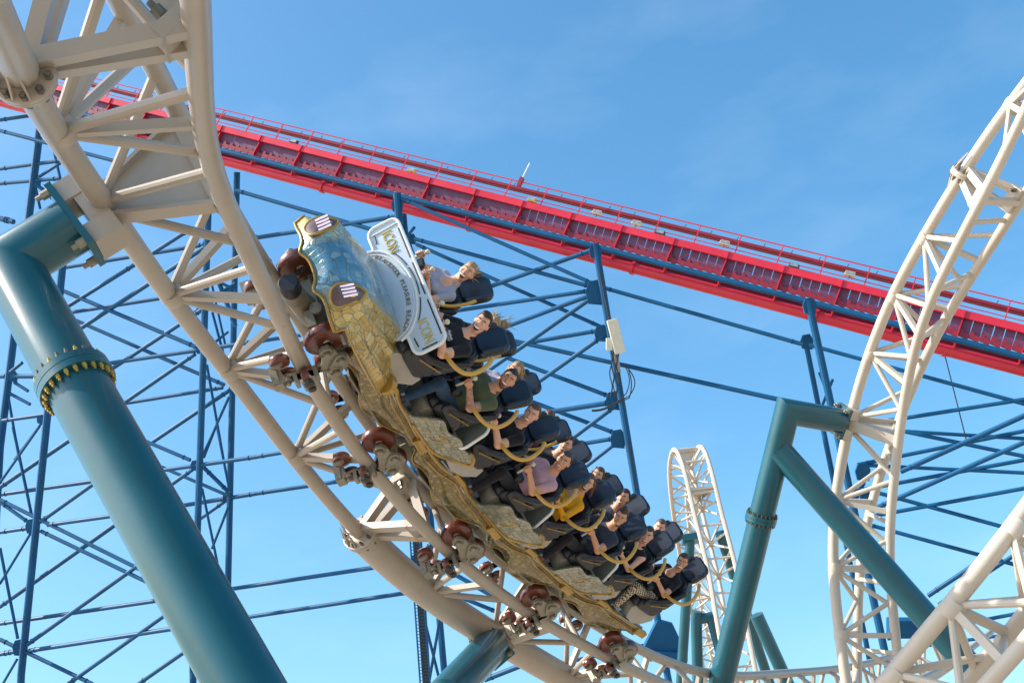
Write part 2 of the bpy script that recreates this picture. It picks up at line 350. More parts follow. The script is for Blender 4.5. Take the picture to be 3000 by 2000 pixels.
LOOP = [(0, 6.900, -5.934, -23.215, .859, -.092, -.504), (2, 6.965, -3.956, -23.486, .972, -.103, -.211), (4, 7.253, -1.994, -23.295, .966, -.199, .167), (6, 7.478, -.238, -22.397, .778, -.438, .450),
        (8, 7.645, 1.168, -20.987, .532, -.648, .545), (10, 8.153, 2.713, -19.837, .400, -.554, .730), (12, 8.891, 4.429, -19.134, .104, -.368, .924)]
PL = Path([q[0] for q in LOOP], [c2w(q[1:4]) for q in LOOP], U=[c2d(q[4:7]) for q in LOOP])
loop = track('roller_coaster_track', 'tall cream track sweeping up out of the right edge, held by a bent teal arm', PL, -3.5, 17.5, 1.0, .9, [-2.2, -.9, .4, 1.6, 2.8, 5.6, 6.8, 8.1, 10.9, 12.1, 13.3, 14.5, 15.7, 16.9], joints=[4.27], flanges=[(9.48, .12)], rs=.1, m=CREAM2)

def cpath(pts, Ls):                                                    # pts (px,py,depth), Ls lateral direction in camera axes
    M = [at(*p) for p in pts]; K = [0.]
    for a, b in zip(M, M[1:]): K.append(K[-1]+np.linalg.norm(b-a))
    return Path(K, M, L=[c2d(l) for l in Ls]), K[-1]
PR, e = cpath([(2640, 2250, 13.7), (2862, 2000, 13.2), (2950, 1900, 13.0), (3045, 1785, 12.9), (3250, 1500, 13.2), (3500, 1080, 14.0), (3750, 600, 15.2)], [(-.2, .2, .96)]*7)
PR = Path(PR.M.K, PR.M.V, U=[c2d((.72, -.66, .25))]*7)
lowr = track('roller_coaster_track', 'close cream track rising steeply through the bottom right corner', PR, -1.0, e, 1.0, .70, np.arange(-.2, e, 1.05), rs=.1, m=CREAM2)
PH, e = cpath([(2090, 2090, 58), (2073, 1940, 56), (2040, 1780, 54.5), (2008, 1600, 52.5), (1990, 1440, 50.5), (1996, 1345, 49.2), (2016, 1312, 48), (2045, 1378, 46.8), (2071, 1488, 46), (2096, 1585, 45.2), (2118, 1677, 44.5), (2142, 1812, 43.5), (2163, 1924, 42.8), (2190, 2070, 42)],
              [(.5, 0, -.85)]*3+[(.55, .03, -.8), (.62, .05, -.7), (.85, .08, -.4), (1, .1, 0)]+[(1, -.02, .0)]*7)
far = track('roller_coaster_track', 'small far cream hill of track seen behind the last riders', PH, 0, e, 1.02, .85, np.arange(1.0, e-.5, 1.35), joints=[e*.60, e*.70], rr=.09, rs=.08, rb=.045, m=CREAM2, step=.45, seg=8, box=False)

# ------------------------------------------------------------------ teal supports
def flange_ring(t, p, ax, r, n=22, m=TEAL, bm=YBOLT):
    f = MB().lathe([(r, -.07), (r*1.22, -.066), (r*1.22, -.004), (r*1.19, 0), (r*1.22, .004), (r*1.22, .066), (r, .07)], p, ax, 40).build('flange', m, t)
    u, v = perp(ax)
    for k in range(n):
        a = 2*math.pi*k/n; q = p+(u*math.cos(a)+v*math.sin(a))*r*1.11
        bolt(f, q-unit(ax)*.066, -unit(ax), .018, .035, BOLT if k % 3 else bm); bolt(f, q+unit(ax)*.066, unit(ax), .018, .035, bm)
    return f
def to_ground(p, q):                                                   # continue the line p->q down to the ground
    d = q-p; k = (0-p[2])/d[2]; return p+d*k
def arm_plate(t, pend, ax, w_, cream_p, L):                            # end plate of the arm bolted to a cream block on the spine
    u, v = perp(ax)
    vv = unit(L-ax*(L@ax)); uu = np.cross(vv, ax)
    MB().box(pend, w_*.62, w_*.95, .03, [uu, vv, ax]).build('end_plate', TEAL, t, None)
    for a in (-.75, -.25, .25, .75):
        for b in (-1, 1):
            bolt(t, pend+vv*w_*.95*a*1.1+uu*w_*.5*b-ax*.03, -ax, .04, .07, STEEL)
    return uu, vv

el, fl_, bt = at(28, 775, 10.25), at(206, 1128, 9.55), at(700, 2000, 8.15)
gb = to_ground(fl_, bt); SA = PM.p(JA, 0, -H)
sup = root('support_column', A(gb[0], gb[1], 0), 'huge teal column with a ring of bolts leaning across the lower left', 'support column')
arm_dir = unit(SA-el); pend = SA-arm_dir*.30
dcol = unit(gb-el)
tub('upper_tube', [pend-arm_dir*.03, el, el+dcol*(np.linalg.norm(fl_-el)-.0)], .245, TEAL, sup, 36)
fl2 = el+dcol*np.linalg.norm(fl_-el)
tub('lower_tube', [fl2, gb], .245, TEAL, sup, 36)
flange_ring(sup, fl2+dcol*.0, dcol, .245, 24)
Lj = PM.fr(JA)[3]; Tj = PM.fr(JA)[1]
uu, vv = arm_plate(sup, pend, arm_dir, .36, SA, Lj)
MB().box(gb+A(0, 0, .06), .5, .5, .06).build('base_plate', TEAL, sup, None)
for q in (.24, -.24): MB().box(SA-arm_dir*.135+vv*q, .17, .10, .13, [uu, vv, arm_dir]).build('mounting_block', CREAM, main, None)
MB().box(SA-arm_dir*.1, .15, .16, .09, [uu, vv, arm_dir]).build('mounting_block', CREAM, main, None)

# support under the lower joint
SB = PM.p(JB, 0, -H); e2 = at(1310, 2035, 16.6); ad = unit(SB-e2); pe = SB-ad*.42
sup2 = root('support_column', A(e2[0], e2[1], 0), 'stubby teal elbow meeting the thick cream spine at the bottom edge', 'support column')
tub('upper_tube', [pe, e2, A(e2[0], e2[1], 0)], .27, TEAL, sup2, 32)
MB().box(A(e2[0], e2[1], .05), .5, .5, .05).build('base_plate', TEAL, sup2, None)
uu, vv = arm_plate(sup2, pe, ad, .34, SB, PM.fr(JB)[3])
MB().box(SB-ad*.30, .20, .26, .12, [uu, vv, ad]).build('mounting_block', CREAM, main, None)

# right support
SL = PL.p(4.27, 0, -.9); dR = np.linalg.norm(SL-CAMPOS)
dd = float((SL-CAMPOS)@fw)
e3 = at(2306, 1205, dd-.6); b3 = at(2112, 2000, dd+.2); g3 = to_ground(e3, b3); ad = unit(SL-e3); pe = SL-ad*.22
sup3 = root('support_column', A(g3[0], g3[1], 0), 'teal inclined post with flange ring and diagonal brace in the right half', 'support column')
k3 = e3+(b3-e3)*((1510-1205)/(2000-1205))
tub('upper_tube', [pe, e3, k3], .24, TEAL, sup3, 32); tub('lower_tube', [k3, g3], .24, TEAL, sup3, 32)
flange_ring(sup3, k3, unit(g3-k3), .245, 22, bm=BOLT)
br0 = at(2282, 1318, dd-.55); br1 = at(2800, 1905, dd-1.6); gbr = to_ground(br0, br1)
tub('diagonal_brace', [br0, gbr], .24, TEAL, sup3, 32)
MB().box(A(g3[0], g3[1], .05), .5, .5, .05).build('base_plate', TEAL, sup3, None); MB().box(A(gbr[0], gbr[1], .05), .5, .5, .05).build('base_plate', TEAL, sup3, None)
uu, vv = arm_plate(sup3, pe, ad, .32, SL, PL.fr(4.27)[1])
for q in (.2, -.2): MB().box(SL-ad*.10+vv*q, .17, .10, .12, [uu, vv, ad]).build('mounting_block', CREAM2, loop, None)

# far hill supports
def post(pts, r, label, brace=None, cap=None):
    P = [at(*p) for p in pts]; gq = A(P[-1][0], P[-1][1], 0); gq = to_ground(P[-2], P[-1])
    t = root('support_column', A(gq[0], gq[1], 0), label, 'support column', 'posts of the far hill')
    tub('post_tube', P[:-1]+[gq], r, TEAL, t, 18)
    if cap: MB().box(P[0], r*1.7, r*1.7, .14).build('cap_plate', TEAL, t, None)
    return t
post([(2022, 1578, 50.5), (1998, 1950, 50.5)], .21, 'teal post with flat cap under the left side of the far hill', cap=1)
post([(2110, 1560, 45.9), (2155, 1700, 46.5), (2175, 1760, 46.8)], .2, 'dark teal leg slanting down behind the front of the far hill')
p_ = post([(2042, 1790, 52), (2040, 1812, 52), (2044, 1970, 52)], .24, 'short teal post with a crossbar low inside the far hill')
tub('crossbar', [at(2040, 1815, 52), at(2088, 1805, 52)], .22, TEAL, p_, 16)
tub('inclined_leg', [at(2080, 1800, 52), to_ground(at(2080, 1800, 52), at(2122, 1960, 51.5))], .2, TEAL, p_, 16)
post([(2216, 1800, 40), (2300, 1985, 40)], .22, 'teal brace leaning out to the right of the inclined post near the bottom')

# ------------------------------------------------------------------ red lift hill
def RD(x): return 1/(1/84.4+(x+420)/3840*(1/53.3-1/84.4))
def RY(x): return 378+.2498*(x-650)
RA, RB = at(-420, RY(-420), RD(-420)), at(3420, RY(3420), RD(3420))
RDIR = unit(RB-RA); RV = unit(A(0, 0, 1)-RDIR*RDIR[2]); RH = np.cross(RV, RDIR)
if RH[1] > 0: RH = -RH                                                # towards the camera
RLEN = np.linalg.norm(RB-RA)
def rp_(t, v, h): return RA+RDIR*t+RV*v+RH*h
red = root('lift_hill_track', A(*(rp_(RLEN/2, 0, 0)[:2]), 0), 'long red lift hill track with walkway crossing the sky behind the train', 'roller coaster')
S_ = .1; NB = int(RLEN/2.85)
for k in range(NB+1):                                                  # edge beam in bolted lengths
    a, b = k*2.85, min((k+1)*2.85, RLEN)
    if b-a > .2: MB().beam(rp_(a+.03, 0, 0), rp_(b-.03, 0, 0), .12, .36, RV).build('edge_beam', RED, red, None)
    MB().box(rp_(a, -.02, .02), .05, .10, .205, [RDIR, RH, RV]).build('beam_joint', RED, red, None)
    MB().prism([(0, .1), (.02, -.85), (-.25, -1.5), (-.45, -1.5), (-.40, .1)], rp_(a, -.1, -.06), RH, RV, .05).build('bracket', RED, red, None)
    MB().beam(rp_(a, -1.15, -.35), rp_(a, -1.7, -.6), .28, .10, RDIR).build('tube_saddle', RED, red, None)
tub('backbone_tube', [rp_(0, -1.70, -.6), rp_(RLEN, -1.70, -.6)], .275, RED, red, 18)
for k in range(1, int(RLEN/9.5)): MB().lathe([(.28, -.09), (.36, -.08), (.36, .08), (.28, .09)], rp_(k*9.5+1.2, -1.70, -.6), RDIR, 20).build('tube_flange', RED, red)
tub('blue_chord', [rp_(0, -1.42, .2), rp_(RLEN, -1.42, .2)], .145, BLUE, red, 12)
for h_, v_, r_ in ((-1.4, 1.50, .125), (-2.6, 2.0, .125)): tub('track_rail', [rp_(0, v_, h_), rp_(RLEN, v_, h_)], r_, MAROON, red, 12)
tub('handrail', [rp_(0, 1.34, -.2), rp_(RLEN, 1.34, -.2)], .035, RED, red, 8)
for v_ in (.50, .30): tub('mid_rail', [rp_(0, v_, -.2), rp_(RLEN, v_, -.2)], .028, RED, red, 8)
npost = int(RLEN/2.15)
pm_ = MB().beam(A(0, 0, 0), RV*1.34, .055, .055, RDIR).mesh('handrail_post', RED, None, None)
org = np.array(red['_org'])
def inst(name, me, p, par=red): return link(name, me, par, Matrix.Translation(Vector(np.asarray(p)-np.array(par['_org']))))
for k in range(npost): inst('handrail_post', pm_, rp_(k*2.15+.6, 0, -.2))
pan = MB().box(A(0, 0, 0), .221, .014, .40, [RDIR, unit(RH-.25*RV), unit(RV+.25*RH)]).mesh('riser_panel', PURPLE, None, None)
stp = MB().prism([(-.235, .40), (-.05, .36), (-.05, .24), (.235, .20), (.235, -.07), (-.235, .03)], A(0, 0, 0), RDIR, RV, .10).mesh('step', MAROON, None, None)
npan = int(RLEN/.475); pan2 = MB().box(A(0, 0, 0), .233, .014, .40, [RDIR, unit(RH-.25*RV), unit(RV+.25*RH)]).mesh('riser_panel', PURPLE, None, None)
for k in range(npan):
    t = k*.475+.24
    inst('riser_panel', pan if (t > RLEN*.62 or rng.random() < .06) else pan2, rp_(t+rng.normal(0, .004), -.46+rng.normal(0, .012), -.32)); inst('step', stp, rp_(t, -1.02, -.22))
for k in range(int(RLEN/1.42)): tub('rail_clamp', [rp_(k*1.42, 1.60, -1.4), rp_(k*1.42+.04, 1.80, -1.4)], .022, DARK, red, 6)
MB().beam(rp_(0, -1.18, -.9), rp_(RLEN, -1.18, -.9), .10, .22, RV).build('stringer', MAROON, red, None)
tub('cable_run', [rp_(t, -1.18-.05*math.sin(t*1.7), -.3) for t in np.arange(0, RLEN, .5)], .03, RED, red, 6)
def red_t(px):                                                         # station on the lift hill under photo column px
    lo, hi = 0, RLEN
    for _ in range(40):
        m_ = (lo+hi)/2; q = C2W.T@(rp_(m_, 0, 0)-CAMPOS); x = 1500+F*q[0]/-q[2]
        lo, hi = (m_, hi) if x < px else (lo, m_)
    return lo
YEL = mat('yellow_lamp', (.70, .48, .08), .4); LBOX = mat('dark_lamp', (.04, .05, .05), .5); LAMPW = mat('pale_lamp', (.7, .6, .42), .5)
for px, v_, m_, txt in ((852, .30, LBOX, 'dark floodlight clamped on the red beam, leftmost of them'), (1197, .34, YEL, 'yellow floodlight above the red beam left of the white mast'),
                        (1550, .36, YEL, 'yellow floodlight above the red beam right of the white mast'), (1927, .30, LBOX, 'dark floodlight on the red beam between two yellow-white lamps'),
                        (2320, .30, LBOX, 'dark floodlight on the red beam near the right-hand tower'), (1736, .55, LAMPW, 'pale lamp under the handrail above the antenna tower'),
                        (1853, .50, LAMPW, 'small pale lamp just right of the antenna tower top'), (2110, .60, LAMPW, 'pale lamp tucked below the handrail left of the cream loop'), (2478, .6, LAMPW, 'pale lamp on the walkway beside the cream loop')):
    p = rp_(red_t(px), v_, -.1); t = root('floodlight', p, txt, 'lamp', 'lamps along the lift hill')
    MB().box(p+RV*.06, .26, .12, .11, [RDIR, RH, RV], taper=.85).build('housing', m_, t, None)
    MB().box(p+RH*.13+RV*.06, .2, .012, .08, [RDIR, RH, RV]).build('lens', GALV, t, None)
    tub('bracket', [p-RV*.05, p-RV*.2], .025, DARK, t, 6)
p = rp_(red_t(1493), 1.3, -.25); t = root('mast', p, 'thin white mast leaning from the red handrail', 'antenna')
tub('rod', [p+RV*.25, p+RV*.25+c2d((.42, .85, 0))*1.0], .035, WHITE, t, 8); MB().box(p+RV*.05, .10, .12, .26, [RDIR, RH, RV]).build('clamp_box', MAROON, t, None)

# ------------------------------------------------------------------ blue steel trestles
def BD(x): return RD(x)-1.0
TOW = {
 1: ('outermost blue lattice tower at the left edge', [
   ('L', 120, 355, 0, 1310, 20, 2), ('L', 205, 560, 62, 1975, 20, -2),
   (0, 352, 110, 336, 10, 2), (0, 383, 612, 545, 10, 0), (0, 495, 184, 470, 10, 2), (0, 538, 176, 523, 10, 2), (152, 418, 184, 555, 7, 2), (115, 518, 186, 472, 8, 2), (112, 545, 165, 590, 10, 2), (104, 548, 118, 612, 7, 2),
   (0, 1102, 80, 1102, 12, 2), (42, 1120, 82, 1145, 9, 2), (28, 1152, 88, 1184, 9, 2), (8, 1232, 122, 1216, 10, 0), (24, 1160, 57, 1350, 7, 2), (43, 1346, 122, 1238, 7, 2), (30, 1090, 65, 1062, 9, 0), (0, 640, 40, 650, 14, 0),
   (0, 1427, 191, 1298, 12, 0), (0, 1448, 254, 1412, 11, 2), (118, 1528, 264, 1424, 11, -2), (140, 1537, 312, 1513, 11, -2), (0, 1558, 84, 1546, 11, -2), (0, 1470, 90, 1534, 10, -2), (0, 1463, 394, 1659, 11, -2),
   (120, 1555, 418, 1698, 11, -2), (0, 1776, 331, 1541, 12, 0), (80, 1887, 398, 1660, 12, -2), (0, 1826, 456, 1759, 11, -1), (86, 1905, 503, 1841, 12, -2), (0, 1915, 45, 1907, 12, -2), (200, 2002, 480, 1803, 12, -2), (405, 2002, 542, 1907, 12, -2), (0, 1872, 270, 2002, 11, -2),
   (38, 1250, 92, 1505, 8, -1), (0, 1413, 116, 1248, 7, -1), (0, 1604, 52, 1870, 8, -2), (0, 1709, 88, 1564, 7, -2), (8, 2002, 50, 1930, 7, -2)]),
 2: ('paired blue lattice tower behind the big teal column', [
   ('L', 612, 560, 565, 1955, 18, -1), ('L', 694, 505, 668, 1720, 17, 4),
   (124, 794, 606, 716, 11, 0), (188, 904, 392, 777, 11, -1), (392, 777, 556, 672, 11, -1), (196, 917, 602, 853, 10, 0), (225, 969, 625, 708, 12, -1), (152, 838, 576, 1017, 11, -1), (205, 931, 657, 1127, 10, 2), (318, 1064, 748, 1001, 11, -1), (328, 1080, 595, 905, 11, -1),
   (353, 1187, 571, 1037, 11, -1), (366, 1181, 652, 1135, 10, 3), (425, 1309, 671, 1144, 11, 3), (415, 1287, 557, 1347, 10, -1), (142, 795, 156, 840, 7, 0), (622, 915, 661, 1060, 7, 1), (620, 1010, 668, 972, 7, 1), (606, 1068, 656, 1352, 7, 1), (592, 1338, 671, 1163, 7, 1),
   (627, 790, 690, 955, 12, 1), (563, 917, 680, 848, 10, 1), (612, 812, 692, 850, 8, 1), (608, 880, 690, 830, 8, 1), (620, 830, 660, 1010, 6, 1), (468, 1378, 750, 1338, 11, -1), (530, 1481, 752, 1445, 11, 4), (458, 1361, 671, 1452, 9, 1), (597, 1369, 671, 1442, 11, 1),
   (496, 1423, 566, 1373, 11, -1), (586, 1519, 657, 1469, 10, 4), (636, 1250, 672, 1435, 7, 2), (597, 1340, 632, 1250, 7, 2), (592, 1430, 637, 1650, 7, 1), (621, 1606, 668, 1487, 7, 1), (750, 1338, 1195, 1262, 11, -1), (752, 1445, 1200, 1379, 11, 4), (672, 1725, 1240, 1640, 11, 1), (672, 1815, 1246, 1727, 11, 3), (750, 1001, 900, 978, 10, 0)]),
 3: ('blue tower with ladder rising behind the front of the train', [
   ('L', 1163, 566, 1251, 2000, 21, -1), ('L', 1178, 590, 1305, 2005, 18, 5),
   (733, 699, 1162, 634, 12, 0), (692, 558, 1198, 704, 11, 0), (1215, 700, 1740, 842, 11, 0), (1220, 716, 1760, 957, 10, 1), (1178, 583, 1742, 833, 10, -1), (1172, 640, 1212, 745, 8, 2), (1170, 720, 1215, 665, 8, 2), (1222, 1560, 1262, 1710, 9, 2), (1268, 1560, 1228, 1760, 9, 2), (1240, 1800, 1290, 2000, 8, 2), (1290, 1805, 1258, 1990, 8, 2), (1260, 1640, 1470, 1760, 12, 2), (1330, 1740, 1465, 1795, 11, 2), (1240, 1640, 1262, 1700, 24, 1), (1420, 1990, 1560, 1935, 14, 2), (1380, 2000, 1475, 1850, 12, 2), (1290, 1760, 1420, 1690, 9, 2)]),
 4: ('blue mast with antenna boxes beside the riders', [
   ('L', 1744, 715, 1942, 1905, 19, -1),
   (1185, 929, 1730, 734, 12, 0), (1190, 932, 1738, 850, 11, 0), (1200, 1062, 1750, 857, 12, -1), (1215, 1236, 1750, 861, 12, -1), (1195, 930, 2450, 1207, 12, 0), (1205, 1062, 1760, 967, 11, 0), (1220, 1372, 1768, 983, 12, -1),
   (1762, 841, 2350, 1008, 11, 0), (1200, 940, 1797, 1165, 11, 0), (1210, 1045, 1815, 1273, 11, 0), (1225, 1266, 1800, 1177, 13, -1), (1238, 1614, 1806, 1186, 12, -1), (1230, 1378, 1811, 1282, 11, -1), (1680, 1394, 1815, 1289, 11, -1), (1610, 1379, 1846, 1482, 10, 0), (1690, 1476, 1868, 1548, 12, 0), (1560, 1960, 1930, 1880, 10, 1)]),
 5: ('blue tower standing behind the bent teal arm on the right', [
   ('L', 2368, 880, 2610, 1990, 20, -1), ('L', 2360, 1000, 2560, 1995, 14, 3), ('L', 3190, 1060, 3400, 1990, 20, 0),
   (2370, 1010, 3290, 1261.56, 11, 0), (2575, 1236, 3290, 1124.23, 11, 0), (2520, 1255, 3290, 1302.14, 10, 1), (2600, 1253, 3290, 1396.05, 11, 0), (2639, 1381, 3290, 1086.21, 14, -1), (2512, 1361, 3290, 1203.21, 11, 1), (2512, 1361, 3290, 1398.49, 10, 1), (2490, 1440, 3290, 1293.85, 11, 1), (2560, 1490, 3290, 1167.18, 13, -1),
   (2540, 1514, 3290, 1376.77, 11, 0), (2540, 1434, 3290, 1638.26, 11, 0), (2530, 1532, 3290, 1739.42, 11, 0), (2719, 1744, 3290, 1363.33, 13, -1), (2750, 1770, 3290, 1416.92, 11, 0), (2400, 1090, 2440, 1190, 8, 1), (2410, 1185, 2440, 1110, 8, 1), (2380, 930, 2402, 1020, 9, 1), (2480, 1520, 2540, 1390, 12, 1), (2600, 1870, 3290, 1735.37, 10, 0), (2640, 1900, 3290, 1812.16, 9, 1)]),
}
node_pts = {}
for k, (desc, segs) in TOW.items():
    L0 = [q for q in segs if q[0] == 'L'][0]; bp_ = at(L0[3], L0[4], BD(L0[3])+L0[6]); base = A(bp_[0], bp_[1], 0)
    t = root('trestle_tower', base, desc, 'steel tower', 'blue trestle under the lift hill')
    for q in segs:
        leg = q[0] == 'L'; x0, y0, x1, y1, wd, dz = q[1:] if leg else q
        if not leg and wd >= 10 and k in (1, 2):                         # bars run on behind the teal column
            cx = lambda yy: 206+.5665*(yy-1128)
            for _ in range(40):
                if k == 1 and abs(x1-cx(y1)) < 170 and x1 < cx(y1)+15: x1, y1 = x1+(x1-x0)*.02, y1+(y1-y0)*.02
                if k == 2 and abs(x0-cx(y0)) < 170 and x0 > cx(y0)-15: x0, y0 = x0-(x1-x0)*.02, y0-(y1-y0)*.02
        d0, d1 = BD(x0)+dz, BD(x1)+dz; p, r_ = at(x0, y0, d0), wd*.56*(d0+d1)/2/F
        pts = [p, at(x1, y1, d1)]
        if leg: pts.append(A(pts[1][0], pts[1][1], 0))
        tub('leg' if leg else 'brace', pts, r_, BLUE, t, 10)
        if not leg and wd >= 10:
            for pq, pr in ((pts[0], pts[1]), (pts[1], pts[0])):          # bolted end sleeves and gussets
                ax = unit(pr-pq); MB().lathe([(r_*1.0, .1), (r_*1.28, .105), (r_*1.28, .145), (r_*1.0, .15)], pq+ax*.35, ax, 8).build('sleeve', BLUE, t)
    t['kind_'] = k
    for x, y, dz, sz in {1: [(40, 1102, 2, .42), (108, 535, 2, .4), (96, 1540, -2, .55), (60, 1895, -2, .6), (120, 1228, -2, .3)], 2: [(590, 1020, -1, .4), (684, 1135, 4, .35), (573, 1362, -1, .36), (668, 1455, 4, .4), (606, 715, -1, .3)], 3: [(1166, 600, -1, .45), (1208, 700, 4, .36), (1222, 1645, 1, .5)],
                         4: [(1750, 855, -1, .75), (1764, 975, -1, .5), (1800, 1172, -1, .55), (1813, 1284, -1, .55), (1747, 735, -1, .45), (1858, 1540, -1, .8)], 5: [(2374, 895, -1, .45), (2530, 1380, 0, .5), (2366, 1000, 3, .45), (2540, 1450, 0, .45)]}[k]:
        MB().prism([(-.6*sz, -.8*sz), (.5*sz, -.9*sz), (.62*sz, .2*sz), (.2*sz, .85*sz), (-.55*sz, .7*sz), (-.8*sz, 0)], at(x, y, BD(x)+dz), XC, YC, .16).build('gusset_plate', BLUE, t)
    if k == 3:
        lx = [(1216, 1565), (1251, 2000)]
        a, b = at(1206, 1440, BD(1210)-1.6), at(1246, 2010, BD(1245)-1.6); b = A(b[0], b[1], 0)*0+b
        for sx in (-.26, .26): tub('ladder_rail', [a+XC*sx, b+XC*sx], .05, BLUE, t, 6)
        for j in range(60): MB().beam(a+(b-a)*j/60-XC*.26, a+(b-a)*j/60+XC*.26, .03, .03, fw).build('ladder_rung', BLUE, t, None)
        MB().beam(a-fw*-.25, b-fw*-.25, .30, .08, fw).build('cable_tray', DARK, t, None)
    if k == 4:
        c = at(1940, 1870, BD(1940)-1); MB().prism([(-.95, -.9), (.95, -.9), (.95, -.2), (.5, .75), (-.25, .95), (-.9, -.35)], c, XC, YC, .5).build('foot_block', BLUE, t, None)
        MB().box(at(1948, 1915, BD(1940)-1), 1.05, .5, .22, [XC, -fw, YC]).build('foot_plate', BLUE, t, None)
    if k == 5:
        MB().box(at(2655, 1838, BD(2660)), .8, .4, .4, [XC, -fw, YC]).build('foot_block', BLUE, t, None)

# panel antennas and cables on the blue mast
dA = BD(1800)-1.6
p = at(1812, 1035, dA); t = root('panel_antenna', p, 'tall cream antenna panel fixed to the blue mast', 'antenna')
axm = unit(at(1818, 1035, dA)-at(1793, 935, dA))
MB().rbox(at(1805, 985, dA), .27, .14, .86, [unit(np.cross(axm, fw)), fw, -axm], .05, 2).build('casing', ANT, t)
MB().beam(at(1800, 1000, dA+.4), at(1812, 1090, dA+.4), .22, .22, fw).build('mount_pole', GALV, t, None)
MB().rbox(at(1785, 1008, dA+.1), .16, .12, .3, [XC, fw, YC], .03, 2).build('junction_box', ANT, t)
for i in range(5):
    pts = [at(1790+i*5+4*math.sin(q*.9+i*2), 1030+q*12, dA+.1) for q in range(12)]
    tub('cable', pts, .03, DARK, t, 6)
for off, amp in ((0, 16), (6, 26), (12, 10)):
    tub('cable', [at(1828+off+amp*math.sin(q/9*3.1), 1065+q*11+off, dA) for q in range(9)]+[at(1806-9*q, 1178+off*.3+q*2.2+9*math.sin(q*.32), dA+.2) for q in range(9)], .028, DARK, t, 6)
tub('cable_line', [at(1758, 800, dA), at(1790, 960, dA)], .04, DARK, t, 6); tub('cable_line', [at(1838, 1290, dA), at(1872, 1500, dA)], .03, DARK, t, 6)
p = at(2768, 1035, 55); t = root('steel_wire', p, 'thin dark wire hanging from the red track at the right', 'cable')
tub('wire', [at(2768, 1040, RD(2768)-.3), at(2832, 1292, RD(2800)-.3)], .028, DARK, t, 6); MB().box(at(2766, 1035, RD(2768)-.3), .10, .10, .16, [XC, fw, YC]).build('anchor', RED, t, None)
#@@TRAIN>
# ------------------------------------------------------------------ the train
def m4(o, X, Y, Z):
    m = Matrix.Identity(4)
    for i in range(3): m[i][0] = X[i]; m[i][1] = Y[i]; m[i][2] = Z[i]; m[i][3] = o[i]
    return m
SC = lambda c: -1.37-2.28*c                                            # station of each car's middle
ROWY = (.56, -.56); LAT = .42; HIPZ = 1.27
TREF = dict(me={})
def cached(key, fn):
    if key not in TREF['me']: TREF['me'][key] = fn()
    return TREF['me'][key]
EX, EY, EZ = A(1, 0, 0), A(0, 1, 0), A(0, 0, 1)

def wheel_mesh(r, wd, name):                                           # axis along local x
    b = MB()
    b.lathe([(r*.78, -wd*.5), (r*.95, -wd*.5), (r, -wd*.36), (r, wd*.36), (r*.95, wd*.5), (r*.78, wd*.5)], A(0, 0, 0), EX, 28, mi=0)
    b.lathe([(r*.02, -wd*.56), (r*.22, -wd*.56), (r*.24, -wd*.42), (r*.5, -wd*.30), (r*.72, -wd*.40), (r*.79, -wd*.53), (r*.80, wd*.53), (r*.72, wd*.40), (r*.5, wd*.30), (r*.24, wd*.42), (r*.22, wd*.62), (r*.02, wd*.62)], A(0, 0, 0), EX, 28, mi=1)
    for k in range(5):
        a = k*2*math.pi/5
        for s in (1, -1): b.lathe([(r*.09, 0), (r*.09, wd*.1), (r*.05, wd*.12)], A(s*wd*.30, math.cos(a)*r*.5, math.sin(a)*r*.5), EX*s, 6, mi=2)
    return b.mesh(name, [TYRE, HUB, BOLT])
WH_ROAD = wheel_mesh(.18, .11, 'wheel'); WH_LEAD = wheel_mesh(.215, .12, 'wheel'); WH_SIDE = wheel_mesh(.115, .075, 'wheel'); WH_UP = wheel_mesh(.10, .08, 'wheel')
